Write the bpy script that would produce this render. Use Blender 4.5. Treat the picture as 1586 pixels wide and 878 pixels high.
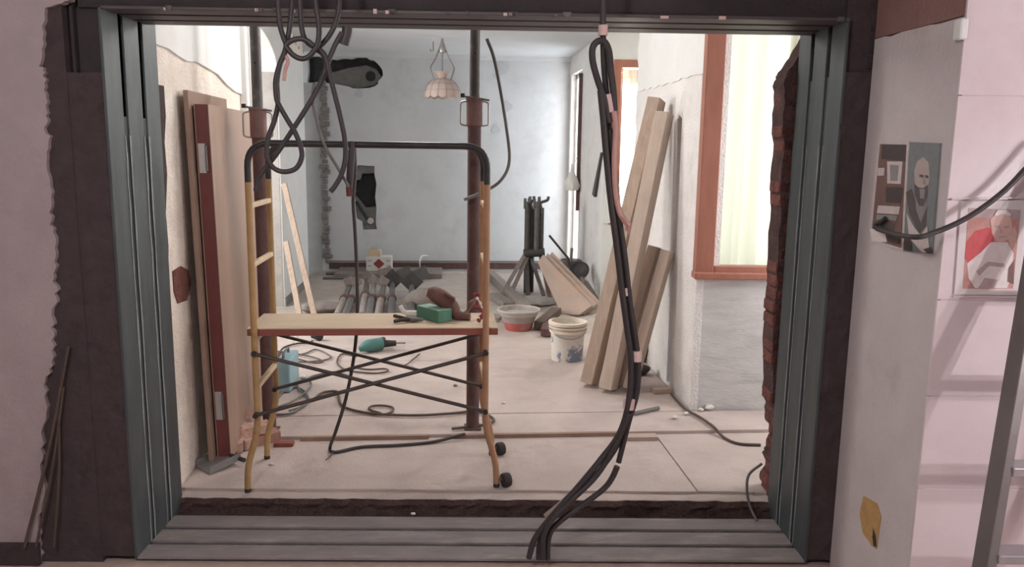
import bpy, bmesh, math, random
from mathutils import Vector, Matrix
random.seed(7)
for o in list(bpy.data.objects): bpy.data.objects.remove(o)
S = bpy.context.scene
COL = S.collection
R_ = math.radians
# ------------------------------------------------------------------ camera
FPX = 1233.0; IW, IH = 1586.0, 878.0
CAM_H = 1.5; YAW, PITCH, ROLL = R_(4.75), R_(9.4), 0.014
cam_d = bpy.data.cameras.new('camera'); cam = bpy.data.objects.new('camera', cam_d); COL.objects.link(cam)
cam_d.sensor_width = 36; cam_d.lens = FPX/IW*36; cam_d.clip_start = .02
CR = Matrix.Rotation(-YAW, 3, 'Z') @ Matrix.Rotation(math.pi/2-PITCH, 3, 'X') @ Matrix.Rotation(ROLL, 3, 'Z')
cam.matrix_world = Matrix.Translation((0,0,CAM_H)) @ CR.to_4x4()
S.camera = cam
S.view_settings.view_transform = 'Standard'; S.view_settings.look = 'None'
S.view_settings.gamma = 1; S.view_settings.use_curve_mapping = False
S.view_settings.exposure = 0.15
# ------------------------------------------------------------------ world and daylight
W = bpy.data.worlds.new('world'); S.world = W; W.use_nodes = True
bg = W.node_tree.nodes['Background']; bg.inputs[0].default_value = (.86,.93,1,1); bg.inputs[1].default_value = 1.2
def area(name, loc, target, sx, sy, watt, col):
    l = bpy.data.lights.new(name, 'AREA'); l.shape = 'RECTANGLE'; l.size = sx; l.size_y = sy; l.energy = watt; l.color = col
    o = bpy.data.objects.new(name, l); COL.objects.link(o); o.location = loc
    o.rotation_euler = (Vector(target)-Vector(loc)).to_track_quat('-Z','Y').to_euler(); return o
area('daylight_and_fill', (2.10,4.74,1.60), (2.0,3.0,1.55), 1.05, 1.75, 13, (1,1,.96))        # behind the big curtain
area('daylight_and_fill', (2.0,7.85,1.6), (1.8,6.0,1.0), .75, 1.5, 150, (1,.99,.98))          # narrow window
area('daylight_and_fill', (1.75,9.45,1.3), (0,9.2,1.2), .6, 2.2, 24, (.90,.95,1))             # french window by the back wall
area('daylight_and_fill', (2.62,3.85,1.5), (0,4.6,.9), .8, 1.9, 26, (1,.98,.97))              # fill through an unseen balcony door added on the right
area('daylight_and_fill', (-3.0,6.3,1.6), (-1.0,6.6,1.2), 1.4, 1.4, 75, (1,.99,.98))          # unseen light inside the side room behind the arch
def bulb(name, loc, watt, col, r):
    l = bpy.data.lights.new(name, 'POINT'); l.energy = watt; l.color = col; l.shadow_soft_size = r
    o = bpy.data.objects.new(name, l); COL.objects.link(o); o.location = loc; return o
bulb('kitchen_lamp', (2.75,.75,1.25), 36, (1,.95,.97), .03)
bulb('kitchen_lamp', (2.75,1.05,1.3), 24, (1,.95,.97), .03)
bulb('far_fill', (-.15,4.7,2.42), 38, (1,.96,.93), .2)       # unseen fill added above the header line, lifts the far side walls
bulb('near_fill', (-.9,.3,2.45), 76, (1,.97,.98), .14)  # unseen fill added as ambient light for the near room

# ------------------------------------------------------------------ pixel -> place
CAMP = Vector((0,0,CAM_H))
def ray(px,py): return CR @ Vector(((px-IW/2)/FPX, -(py-IH/2)/FPX, -1))
def PZ(px,py,z=0.0): d = ray(px,py); return CAMP + d*((z-CAM_H)/d.z)
def PY(px,py,Y): d = ray(px,py); return CAMP + d*(Y/d.y)
def PX(px,py,X): d = ray(px,py); return CAMP + d*(X/d.x)
def PP(px,py,o,n): d = ray(px,py); o=Vector(o); n=Vector(n); return CAMP + d*((o-CAMP).dot(n)/d.dot(n))
# steel frame coordinates (the frame wall is slightly skew to the far room)
FA = R_(-3.8); FU = Vector((math.cos(FA),math.sin(FA),0)); FV = Vector((-math.sin(FA),math.cos(FA),0)); FO = Vector((-1.203,2.999,0))
FW, FD = 2.62, .36
def FR(u,v,z): return FO + FU*u + FV*v + Vector((0,0,z))
def PF(px,py,v):  # pixel on the plane v = const -> (u,z)
    p = PP(px,py,FO+FV*v,FV); return ((p-FO).dot(FU), p.z)
# ------------------------------------------------------------------ materials
def lin(h):
    h = h.lstrip('#'); c = [int(h[i:i+2],16)/255 for i in (0,2,4)]
    return [x/12.92 if x <= .04045 else ((x+.055)/1.055)**2.4 for x in c]
MATS = {}
def M(name, hexc, rough=.75, var=.18, scale=9, bump=.15, metal=0, second=None, sscale=2.5, sthr=.55, swid=.12, stretch=(1,1,1), spec=.4, fine=70):
    if name in MATS: return MATS[name]
    m = bpy.data.materials.new(name); m.use_nodes = True; nt = m.node_tree; N = nt.nodes; L = nt.links
    b = N['Principled BSDF']; b.inputs['Roughness'].default_value = rough; b.inputs['Metallic'].default_value = metal
    b.inputs['Specular IOR Level'].default_value = spec
    tc = N.new('ShaderNodeTexCoord'); mp = N.new('ShaderNodeMapping'); mp.inputs['Scale'].default_value = stretch
    L.new(tc.outputs['Object'], mp.inputs[0])
    n = N.new('ShaderNodeTexNoise'); n.inputs['Scale'].default_value = scale; n.inputs['Detail'].default_value = 6; n.inputs['Roughness'].default_value = .65
    L.new(mp.outputs[0], n.inputs['Vector'])
    r = N.new('ShaderNodeValToRGB'); c = lin(hexc)
    r.color_ramp.elements[0].position = .28; r.color_ramp.elements[1].position = .72
    r.color_ramp.elements[0].color = [x*(1-var) for x in c]+[1]; r.color_ramp.elements[1].color = [min(1,x*(1+var)) for x in c]+[1]
    L.new(n.outputs[0], r.inputs[0]); out = r.outputs[0]
    if second:
        n2 = N.new('ShaderNodeTexNoise'); n2.inputs['Scale'].default_value = sscale; n2.inputs['Detail'].default_value = 8; n2.inputs['Roughness'].default_value = .7
        L.new(mp.outputs[0], n2.inputs['Vector'])
        r2 = N.new('ShaderNodeValToRGB'); r2.color_ramp.elements[0].position = sthr; r2.color_ramp.elements[1].position = min(1,sthr+swid)
        L.new(n2.outputs[0], r2.inputs[0])
        mx = N.new('ShaderNodeMix'); mx.data_type = 'RGBA'; L.new(r2.outputs[0], mx.inputs[0]); L.new(out, mx.inputs[6]); mx.inputs[7].default_value = lin(second)+[1]
        out = mx.outputs[2]
    L.new(out, b.inputs['Base Color'])
    if bump:
        n3 = N.new('ShaderNodeTexNoise'); n3.inputs['Scale'].default_value = fine; n3.inputs['Detail'].default_value = 5
        L.new(mp.outputs[0], n3.inputs['Vector'])
        bp = N.new('ShaderNodeBump'); bp.inputs['Strength'].default_value = bump; bp.inputs['Distance'].default_value = .02
        L.new(n3.outputs[0], bp.inputs['Height']); L.new(bp.outputs[0], b.inputs['Normal'])
    MATS[name] = m; return m
M('plaster_mauve','#a89999',.85,.10,5,.12,second='#a39394',sscale=3)
M('mortar_dark','#483c3d',.95,.18,14,.3,second='#3b3031',sscale=6,fine=40)
M('steel_paint','#4e5455',.5,.22,6,.12,metal=.15,second='#434849',sscale=5,sthr=.5,swid=.2,stretch=(3,3,.5))
M('steel_header','#574f50',.5,.2,6,.12,metal=.15,second='#574f4f',sscale=5,sthr=.5,swid=.2,stretch=(.5,3,3))
M('steel_sill','#8a8180',.6,.2,6,.2,metal=.05,second='#a49b97',sscale=4,sthr=.52,swid=.15,stretch=(.7,3,3))
M('gap_steel','#54595a',.8,.25,10,.3,second='#454748',sscale=8,stretch=(2,2,.5))
M('weld_grey','#a3a8a8',.5,.2,30,.1,metal=.3)
M('gap_filler','#5f5a59',.9,.3,18,.5,second='#7a7674',sscale=9,stretch=(2,2,.7))
M('plaster_white','#e4e4e1',.85,.05,4,.15)
M('plaster_beige','#e9dccf',.9,.12,7,.5,second='#f0e8de',sscale=4,sthr=.5,swid=.15)
M('filler_pale','#bfc2c6',.9,.05,6,.1)
M('plaster_mottled','#a8a39e',.9,.12,4,.3,second='#93908e',sscale=3,sthr=.5,swid=.15)
M('plaster_grey','#a4a5a5',.9,.1,6,.3)
M('wall_blue','#cdcfd1',.85,.05,3,.08,second='#bdbebf',sscale=1.6,sthr=.52,swid=.2)
M('wall_scraped','#cfcdcb',.9,.1,6,.22,second='#b9b6b4',sscale=5,sthr=.5,swid=.2,stretch=(.5,.5,3),fine=60)
M('wall_side','#e6e2df',.9,.08,5,.4,second='#d6d1cd',sscale=3.5,sthr=.52,swid=.2)
M('reveal_grey','#ccc4c3',.8,.07,4,.2,second='#c2b8b4',sscale=3)
M('paint_brown','#8d6c67',.8,.1,5,.2)
M('tile_pink','#dccdd0',.28,.05,5,.03,second='#d3c2c6',sscale=3,sthr=.5,swid=.25,spec=.5)
M('grout','#cdbec1',.9,.1,10,.1)
M('ceiling_white','#d5d7d8',.9,.04,3,.1)
M('floor_screed','#bbaca5',.9,.12,3,.25,second='#a3958f',sscale=2.2,sthr=.53,swid=.2)
M('floor_under','#9a8d82',.95,.2,9,.5)
M('floor_edge','#4f3d39',.95,.3,14,.9,second='#38292a',sscale=8)
M('rubble_floor','#b5aaa1',.95,.15,6,.5,second='#948a83',sscale=3)
M('near_floor','#b8a49b',.8,.1,5,.2)
M('brick_red','#7d4f47',.95,.3,15,.9,second='#5a3c3a',sscale=7)
M('steel_shade','#3d3536',.8,.2,10,.2)  # darker steel: shade of the beam hollows put into the colour
M('brick_dark','#55403f',.95,.3,12,.9,second='#74504a',sscale=7,sthr=.5,swid=.15)
M('brick_pink','#ba9788',.9,.15,14,.5,second='#d9b8a8',sscale=8)
M('brick_scar','#8d8682',.95,.25,14,.8,second='#6a6360',sscale=8)
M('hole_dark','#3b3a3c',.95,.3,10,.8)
M('hole_grey','#7d7c7a',.95,.2,12,.6)
M('door_edge','#6d3a37',.55,.15,8,.1,stretch=(2,2,.4))
M('door_face','#a48a7a',.4,.12,4,.05,second='#957767',sscale=2,sthr=.5,swid=.25,stretch=(2,2,.5))
M('panel_brown','#937a6b',.7,.12,5,.1,stretch=(2,2,.5))
M('hinge_white','#b9b2af',.4,.1,20,.05,metal=.4)
M('yellow_paint','#b08d60',.5,.15,12,.1,second='#94704a',sscale=8,sthr=.6,swid=.1)
M('orange_paint','#a98061',.55,.15,12,.1,second='#8e6450',sscale=8,sthr=.58,swid=.1)
M('yellow_worn','#d5bfa0',.6,.15,12,.1)
M('black_paint','#34302f',.45,.2,14,.1,second='#b9a79f',sscale=16,sthr=.68,swid=.04)
M('brace_dark','#4d423e',.5,.2,14,.1)
M('plank_top','#cdb9a0',.8,.1,4,.1,stretch=(.5,3,3),second='#bba58d',sscale=3)
M('plank_edge','#8e5348',.7,.12,6,.1)
M('prop_rust','#5e4542',.65,.25,14,.2,second='#74564f',sscale=9)
M('prop_grey','#5f5c5b',.55,.2,14,.15,metal=.3,second='#7d7673',sscale=9)
M('cable_black','#3f393a',.5,.15,30,.05)
M('cable_grey','#6b6866',.5,.12,30,.05)
M('cable_brown','#564840',.6,.15,30,.05)
M('conduit_pink','#c79b92',.6,.1,30,.05)
M('tape_pink','#d8b9b4',.7,.1,20,.05)
M('red_wood','#a8715f',.45,.12,8,.06,stretch=(3,3,.6))
M('timber','#b29e8e',.8,.14,6,.15,stretch=(5,5,.7),second='#a08a78',sscale=5)
M('timber_pale','#c6b4a5',.8,.12,6,.15,stretch=(5,5,.7))
M('board_pink','#b09c90',.8,.1,4,.08,second='#b59988',sscale=3)
M('wood_grey','#8a807a',.9,.2,10,.3,stretch=(3,3,1))
M('wood_dark','#66584f',.9,.2,10,.3,stretch=(3,3,1))
M('green_box','#4f7d69',.5,.1,8,.05)
M('green_top','#8aab9b',.5,.1,8,.05)
M('leather','#6a4a3f',.6,.2,14,.2,second='#54393a',sscale=7)
M('red_cloth','#8e3a3c',.8,.2,20,.3)
M('white_plastic','#d8d4cf',.5,.08,10,.05)
M('bucket_white','#dcd6cd',.5,.08,8,.05,second='#7f8698',sscale=4.5,sthr=.52,swid=.04)
M('tub_grey','#a09893',.75,.15,10,.2,second='#b66a62',sscale=5,sthr=.6,swid=.12)
M('cement','#a8a39c',.95,.15,18,.5)
M('black_rubber','#3a3332',.7,.2,14,.1)
M('metal_light','#a9a5a2',.35,.12,12,.05,metal=.7)
M('metal_dull','#76716f',.5,.15,12,.1,metal=.5)
M('teal_tool','#507e78',.45,.12,10,.05)
M('blue_case','#8fadb5',.45,.12,10,.05)
M('sack','#7f766f',.9,.1,8,.4)
M('lamp_glass','#c6b2a9',.35,.06,10,.02)
M('lead','#8a817b',.5,.1,20,.05,metal=.4)
M('stone_white','#dcd5cd',.9,.08,20,.4)
M('dustpan','#8a8784',.5,.12,12,.05,metal=.3)
M('paper','#dcd2d2',.6,.03,6,.02)
M('ochre','#c09a63',.9,.15,20,.4)
M('bag_black','#37302f',.45,.2,12,.3)
M('alu','#a9a3a6',.4,.08,12,.03,metal=.5)
M('alu_dark','#77716f',.45,.08,12,.03,metal=.4)
M('cloth_white','#e0dcd6',.9,.06,12,.3)
M('orange_rust','#7d5f5a',.65,.2,14,.15)
M('white_cream','#ddd0c0',.6,.08,10,.05)
M('tub_red','#b5655e',.7,.15,10,.1,second='#9e8f8a',sscale=6); M('tub_rim','#b8aea6',.7,.1,10,.1)
M('prop_dark','#4a4645',.6,.2,14,.15,metal=.2)
M('diamond_red','#8d4040',.6,.1,20,0)
M('brick_rosy','#a37a6d',.9,.15,14,.4)
M('cable_taupe','#9a8780',.7,.12,14,.1)
def flat(name, hexc): return M(name, hexc, .6, .12, 40, 0)
def curtain_mat():
    m = bpy.data.materials.new('curtain_cloth'); m.use_nodes = True; nt = m.node_tree; N = nt.nodes; L = nt.links
    for n in list(N): N.remove(n)
    o = N.new('ShaderNodeOutputMaterial'); d = N.new('ShaderNodeBsdfDiffuse'); t = N.new('ShaderNodeBsdfTranslucent'); mx = N.new('ShaderNodeMixShader')
    n = N.new('ShaderNodeTexNoise'); n.inputs['Scale'].default_value = 160; r = N.new('ShaderNodeValToRGB')
    r.color_ramp.elements[0].color = (.58,.61,.52,1); r.color_ramp.elements[1].color = (.68,.70,.62,1)
    L.new(n.outputs[0], r.inputs[0]); L.new(r.outputs[0], d.inputs[0]); L.new(r.outputs[0], t.inputs[0])
    mx.inputs[0].default_value = .6; L.new(d.outputs[0], mx.inputs[1]); L.new(t.outputs[0], mx.inputs[2]); L.new(mx.outputs[0], o.inputs[0]); MATS['curtain_cloth'] = m
curtain_mat()
def glass_mat():
    m = bpy.data.materials.new('window_glass'); m.use_nodes = True; nt = m.node_tree; N = nt.nodes; L = nt.links
    for n in list(N): N.remove(n)
    o = N.new('ShaderNodeOutputMaterial'); t = N.new('ShaderNodeBsdfTransparent'); g = N.new('ShaderNodeBsdfGlossy'); g.inputs['Roughness'].default_value = .03
    mx = N.new('ShaderNodeMixShader'); mx.inputs[0].default_value = .06
    L.new(t.outputs[0], mx.inputs[1]); L.new(g.outputs[0], mx.inputs[2]); L.new(mx.outputs[0], o.inputs[0]); MATS['window_glass'] = m
glass_mat()
# ------------------------------------------------------------------ mesh building
def V(*a): return Vector(a)
class MB:
    def __init__(s): s.v = []; s.f = []; s.m = []; s.mi = 0
    def add(s, vs, fs):
        b = len(s.v); s.v += [Vector(p) for p in vs]; s.f += [[b+i for i in f] for f in fs]; s.m += [s.mi]*len(fs); return s
    def hexa(s, p):   # 8 corners, bottom 4 then top 4
        return s.add(p, [(0,3,2,1),(4,5,6,7),(0,1,5,4),(1,2,6,5),(2,3,7,6),(3,0,4,7)])
    def box(s, x0,x1,y0,y1,z0,z1): return s.hexa([(x0,y0,z0),(x1,y0,z0),(x1,y1,z0),(x0,y1,z0),(x0,y0,z1),(x1,y0,z1),(x1,y1,z1),(x0,y1,z1)])
    def fbox(s, u0,u1,v0,v1,z0,z1): return s.hexa([FR(u0,v0,z0),FR(u1,v0,z0),FR(u1,v1,z0),FR(u0,v1,z0),FR(u0,v0,z1),FR(u1,v0,z1),FR(u1,v1,z1),FR(u0,v1,z1)])
    def obox(s, c, ax, ay, az):  # centre and half axes
        c,ax,ay,az = map(Vector,(c,ax,ay,az))
        return s.hexa([c-ax-ay-az,c+ax-ay-az,c+ax+ay-az,c-ax+ay-az,c-ax-ay+az,c+ax-ay+az,c+ax+ay+az,c-ax+ay+az])
    def bar(s, a, b, w, h, up=(0,0,1)):  # square bar a->b
        a=Vector(a); b=Vector(b); d=(b-a); l=d.length; d.normalize(); x=d.cross(Vector(up))
        if x.length<1e-4: x=d.cross(Vector((1,0,0)))
        x.normalize(); y=x.cross(d); return s.obox((a+b)/2, x*w/2, d*l/2, y*h/2)
    def tube(s, pts, r, n=8, cap=True):
        pts=[Vector(p) for p in pts]; rs = r if isinstance(r,(list,tuple)) else [r]*len(pts); rings=[]; prev=None
        for i,p in enumerate(pts):
            t=(pts[min(i+1,len(pts)-1)]-pts[max(i-1,0)])
            if t.length<1e-9: t=Vector((0,0,1))
            t.normalize()
            if prev is None:
                x=t.cross(Vector((0,0,1)));
                if x.length<.05: x=t.cross(Vector((0,1,0)))
            else: x=prev-t*prev.dot(t)
            x.normalize(); prev=x; y=t.cross(x)
            rings.append([p+(x*math.cos(2*math.pi*k/n)+y*math.sin(2*math.pi*k/n))*rs[i] for k in range(n)])
        fs=[]
        for i in range(len(rings)-1):
            for k in range(n): fs.append((i*n+k,i*n+(k+1)%n,(i+1)*n+(k+1)%n,(i+1)*n+k))
        if cap: fs.append(tuple(range(n-1,-1,-1))); fs.append(tuple((len(rings)-1)*n+k for k in range(n)))
        return s.add([q for g in rings for q in g], fs)
    def lathe(s, base, prof, n=24, axis=(0,0,1), scal=None, caps=(False,False)):
        z=Vector(axis).normalized(); x=z.orthogonal().normalized() if abs(z.z)<.99 else Vector((1,0,0)); y=z.cross(x); vs=[]
        for (r,h) in prof:
            for k in range(n):
                a=2*math.pi*k/n; q=scal(a,h) if scal else 1
                vs.append(Vector(base)+z*h+(x*math.cos(a)+y*math.sin(a))*r*q)
        fs=[(i*n+k,i*n+(k+1)%n,(i+1)*n+(k+1)%n,(i+1)*n+k) for i in range(len(prof)-1) for k in range(n)]
        if caps[0]: fs.append(tuple(range(n-1,-1,-1)))
        if caps[1]: fs.append(tuple((len(prof)-1)*n+k for k in range(n)))
        return s.add(vs,fs)
    def build(s, name, mat, parent=None, smooth=False, bevel=0, kind=None):
        base = Vector(parent['_w']) if parent is not None else Vector((0,0,0))
        me = bpy.data.meshes.new(name); me.from_pydata([tuple(v-base) for v in s.v], [], s.f)
        mats = mat if isinstance(mat,(list,tuple)) else [mat]
        for q in mats: me.materials.append(MATS[q] if isinstance(q,str) else q)
        for i,p in enumerate(me.polygons):
            p.material_index = min(s.m[i],len(mats)-1); p.use_smooth = smooth
        bm=bmesh.new(); bm.from_mesh(me); bmesh.ops.recalc_face_normals(bm, faces=bm.faces); bm.to_mesh(me); bm.free()
        if smooth: me.set_sharp_from_angle(angle=R_(50))
        o = bpy.data.objects.new(name, me); COL.objects.link(o)
        if parent is not None: o.parent = parent; o['_w'] = parent['_w']
        else: o['_w'] = (0,0,0)
        if bevel:
            md=o.modifiers.new('bevel','BEVEL'); md.width=bevel; md.segments=2; md.limit_method='ANGLE'
        if kind: o['kind']=kind
        return o
def cat_rom(pts, sub=6):
    pts=[Vector(p) for p in pts]; out=[]
    P=[pts[0]*2-pts[1]]+pts+[pts[-1]*2-pts[-2]]
    for i in range(1,len(P)-2):
        a,b,c,d=P[i-1:i+3]
        for k in range(sub):
            t=k/sub; out.append(.5*((2*b)+(c-a)*t+(2*a-5*b+4*c-d)*t*t+(3*b-a-3*c+d)*t**3))
    out.append(pts[-1]); return out
def tag(o, label=None, cat=None, group=None, kind=None):
    if label: o['label']=label
    if cat: o['category']=cat
    if group: o['group']=group
    if kind: o['kind']=kind
    return o
def thing(name, loc, label, cat, group=None):
    e=bpy.data.objects.new(name,None); COL.objects.link(e); e.location=loc; e['_w']=tuple(loc); e.empty_display_size=.05
    return tag(e,label,cat,group)
def poly_prism(name, mat, outline, holes, to3, off, parent=None, kind=None, bevel=0):
    """outline and holes in 2D, to3 maps to a front point, off is the thickness vector"""
    bm=bmesh.new(); off=Vector(off); base=Vector(parent['_w']) if parent is not None else Vector((0,0,0)); es=[]
    for lp in [outline]+list(holes):
        vs=[bm.verts.new(Vector(to3(*p))-base) for p in lp]
        es+=[bm.edges.new((vs[i],vs[(i+1)%len(vs)])) for i in range(len(vs))]
    r=bmesh.ops.triangle_fill(bm, use_beauty=True, use_dissolve=False, edges=es)
    fs=[g for g in r['geom'] if isinstance(g,bmesh.types.BMFace)]
    if not fs: fs=list(bm.faces)
    ex=bmesh.ops.extrude_face_region(bm, geom=fs)
    bmesh.ops.translate(bm, verts=[g for g in ex['geom'] if isinstance(g,bmesh.types.BMVert)], vec=off)
    bmesh.ops.recalc_face_normals(bm, faces=bm.faces)
    me=bpy.data.meshes.new(name); bm.to_mesh(me); bm.free()
    me.materials.append(MATS[mat]); o=bpy.data.objects.new(name,me); COL.objects.link(o)
    if parent is not None: o.parent=parent; o['_w']=parent['_w']
    else: o['_w']=(0,0,0)
    if kind: o['kind']=kind
    return o
def jag(a, b, n, amp, rnd):
    """points from a to b (2D) with ragged sideways offsets, ends kept"""
    ax,ay=a; bx,by=b; dx,dy=bx-ax,by-ay; l=math.hypot(dx,dy); nx,ny=-dy/l,dx/l; out=[a]
    for i in range(1,n):
        t=(i+rnd.uniform(-.3,.3))/n; q=rnd.uniform(-amp,amp); out.append((ax+dx*t+nx*q, ay+dy*t+ny*q))
    out.append(b); return out
def st(mb,name,mat,parent=None,**k):
    o=mb.build(name,mat,parent,**k)
    if parent is None: o['kind']='structure'
    return o
rnd=random.Random(3)

# ================================================================== THE SETTING
ZN=-.08                                   # top of the steel sill and of the near floor
CEIL=2.63
# ---- floor of the far room: under-layer plus big slabs
fl=poly_prism('floor','floor_under',[(-3.4,3.62),(-1.5,3.62)]+[((FR(u,.5,0)).x,(FR(u,.5,0)).y) for u in (-.25,4.15)]+[(3.0,10.1),(-3.4,10.1)],[],lambda x,y:V(x,y,-.045),(0,0,-.12),None,'structure')
def fquad(corners, z0, z1, name='slab', mat='floor_screed'):
    mb=MB(); mb.hexa([V(c[0],c[1],z0) for c in corners]+[V(c[0],c[1],z1) for c in corners]); return mb.build(name,mat,fl,bevel=.003)
def pz(px,py,z=0): p=PZ(px,py,z); return (p.x,p.y)
g=.004
e0=[FR(u,.445,0) for u in (-.6,2.35,3.9)]
jx,jy=pz(1071,748,-.02); kx,ky=pz(1020,680,-.02)
xl,yl=pz(468,671,-.02)
# near row (a little lower), front edge ragged
def near_slab(x0f,x1f,x0b,x1b,yb,seed):
    r=random.Random(seed); n=14; top=[]
    for i in range(n+1):
        t=i/n; x=x0f+(x1f-x0f)*t; u=(x-FO.x)/FU.x; p=FR(u,vof(700,758,-.02),0); top.append((x,p.y+r.uniform(-.004,.004)))
    out=top+[(x1b,yb),(x0b,yb)]
    return poly_prism('slab','floor_screed',out,[],lambda x,y:V(x,y,-.02),(0,0,-.022),fl)
def vof(px,py,z): return (PZ(px,py,z)-FO).dot(FV)
near_slab(-1.5,jx-g,-1.5,kx-g,4.10,1); near_slab(jx+g,3.0,kx+g,3.0,4.10,2)
# far rows
def row(y0,y1,xs,dz):
    for i in range(len(xs)-1):
        z=dz+rnd.uniform(-.002,.002)
        fquad([(xs[i]+g/2,y0+g/2),(xs[i+1]-g/2,y0+g/2),(xs[i+1]-g/2,y1-g/2),(xs[i]+g/2,y1-g/2)],-.06,z)
row(4.10,4.43,[-1.3,3.0],0.0)
row(4.43,5.62,[-1.6,1.44],.001)
row(5.62,6.75,[-3.4,-1.2,1.6,3.0],.001)
mb=MB(); n=44; vs=[]; r=random.Random(5)
for j in range(n//2+1):
    for i in range(n+1):
        x=-3.4+6.4*i/n; y=6.75+3.3*j/(n//2); h=.004+max(0,r.gauss(0,.012)) if j>0 else .0
        vs.append((x,y,h))
fs=[(j*(n+1)+i,j*(n+1)+i+1,(j+1)*(n+1)+i+1,(j+1)*(n+1)+i) for j in range(n//2) for i in range(n)]
mb.add(vs,fs).build('dusty_screed','rubble_floor',fl,smooth=True)
# broken edge of the screed behind the sill: pale ledge, then a dark ragged face down to the steel
def vof(px,py,z): return (PZ(px,py,z)-FO).dot(FV)
v_l=vof(700,773,-.035); r=random.Random(9); n=70
vs=[];vl=[]
for i in range(n+1):
    u=-.1+2.85*i/n; q=r.uniform(-.010,.010); q2=r.uniform(-.008,.008)
    vs+=[FR(u,.355,-.108),FR(u,v_l-.03+q,-.098+q2*.5),FR(u,v_l-.012+q2,-.075+q*.5),FR(u,v_l-.016+q*1.2,-.055),FR(u,v_l+q*.6,-.035)]
    vl+=[FR(u,v_l+q*.6-.002,-.036),FR(u,v_l+q*.6,-.033+q2*.2),FR(u,.47,-.032+q2*.2),FR(u,.56,-.032)]
MB().add(vs,[(i*5+k,(i+1)*5+k,(i+1)*5+k+1,i*5+k+1) for i in range(n) for k in range(4)]).build('broken_edge','floor_edge',fl)
MB().add(vl,[(i*4+k,(i+1)*4+k,(i+1)*4+k+1,i*4+k+1) for i in range(n) for k in range(3)]).build('pale_ledge','floor_screed',fl)
# ---- near floor
st(MB().box(-3.2,3.4,-2.2,3.3,-.2,ZN-.024),'floor_near','near_floor')
# ---- ceilings
st(MB().box(-3.4,3.0,3.2,10.2,CEIL,CEIL+.12),'ceiling','ceiling_white')
st(MB().box(-3.2,3.4,-2.2,3.4,2.75,2.87),'ceiling_near','ceiling_white')
# ---- walls of the near room that close it behind and beside the camera
st(MB().box(-3.3,-3.2,-2.2,3.3,-.2,2.8),'wall_near_left_side','plaster_mauve')
st(MB().box(3.3,3.4,-2.2,2.6,-.2,2.8),'wall_near_right_side','plaster_mauve')
st(MB().box(-3.3,3.4,-2.3,-2.2,-.2,2.8),'wall_near_back','plaster_mauve')
# ---- wall around the steel frame, left: mortar core and ragged plaster skin
mb=MB(); mb.fbox(-2.2,-.135,.0,.36,ZN-.02,2.76)
wl=st(mb,'wall_frame_left','mortar_dark')
# mortar face next to the beam (rough slab)
def rough_slab(name,mat,u0,u1,z0,z1,v,amp,nu,nz,parent,seed,back=.05,edgeamp=0):
    r=random.Random(seed); vs=[]; fs=[]
    for j in range(nz+1):
        for i in range(nu+1):
            u=u0+(u1-u0)*i/nu; z=z0+(z1-z0)*j/nz
            if i==0: u+=r.uniform(-edgeamp,edgeamp)
            vs.append(FR(u,v+r.uniform(-amp,amp),z))
    b=len(vs)
    for j in range(nz+1):
        for i in range(nu+1):
            u=u0+(u1-u0)*i/nu; z=z0+(z1-z0)*j/nz; vs.append(FR(u,v+back,z))
    q=nu+1
    for j in range(nz):
        for i in range(nu): fs.append((j*q+i,j*q+i+1,(j+1)*q+i+1,(j+1)*q+i))
    for j in range(nz):
        fs.append((j*q,(j+1)*q,b+(j+1)*q,b+j*q)); fs.append((j*q+nu,b+j*q+nu,b+(j+1)*q+nu,(j+1)*q+nu))
    for i in range(nu):
        fs.append((nz*q+i,nz*q+i+1,b+nz*q+i+1,b+nz*q+i)); fs.append((i,b+i,b+i+1,i+1))
    return MB().add(vs,fs).build(name,mat,parent)
zt=PF(120,112,.0)[1]
rough_slab('mortar_fill','mortar_dark',-.40,-.004,ZN,zt,.004,.0015,10,44,wl,11,back=.045)
# ragged plaster skin
epx=[(112,-60),(108,0),(70,12),(66,60),(62,100),(70,112),(68,140),(72,170),(70,195),(76,215),(72,250),(78,290),(76,330),(82,360),(86,400),(84,430),(88,462),(80,490),(84,520),(80,560),(70,590),(74,630),(66,680),(62,720),(70,760),(58,800),(62,845),(60,880)]
epx2=[]
for i in range(len(epx)-1):
    a,b=epx[i],epx[i+1]; epx2.append(a)
    for k in (.2,.4,.6,.8): epx2.append((a[0]+(b[0]-a[0])*k+rnd.uniform(-4,4),a[1]+(b[1]-a[1])*k))
epx2.append(epx[-1])
edge=[PF(x,y,-.018) for x,y in epx2]
out=[(-2.0,2.75)]+[(edge[0][0],2.75)]+edge+[(edge[-1][0],ZN-.03),(-2.0,ZN-.03)]
poly_prism('plaster_skin','plaster_mauve',out,[],lambda u,z:FR(u,-.018,z),FV*.035,wl)
# dirty skirting at the far left bottom
mb=MB(); mb.fbox(-2.0,PF(60,850,-.03)[0],-.034,-.018,ZN-.02,PF(30,842,-.03)[1]); mb.build('skirting','mortar_dark',wl)
# thin rods leaning in the mortar gap
for k,(a,b) in enumerate([((106,535),(34,852)),((98,600),(52,850)),((90,620),(80,850))]):
    pa=PF(*a,-.03); pb=PF(*b,-.06); mb=MB(); mb.tube(cat_rom([FR(pa[0],-.028,pa[1]),FR((pa[0]+pb[0])/2+.01,-.035,(pa[1]+pb[1])/2),FR(pb[0],-.045,pb[1])],6),.0045 if k else .006,6)
    tag(mb.build('thin_rod','cable_brown',smooth=True),['dark thin rod leaning on left plaster, longest of the three','dark thin rod leaning on left plaster, middle one','short dark thin rod leaning in front of the dark mortar strip'][k],'rod','rods leaning at the left wall')
# over the header
mb=MB(); mb.fbox(-2.2,FW+1.2,.02,.36,2.10,2.76); wt=st(mb,'wall_frame_top','mortar_dark')
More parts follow.
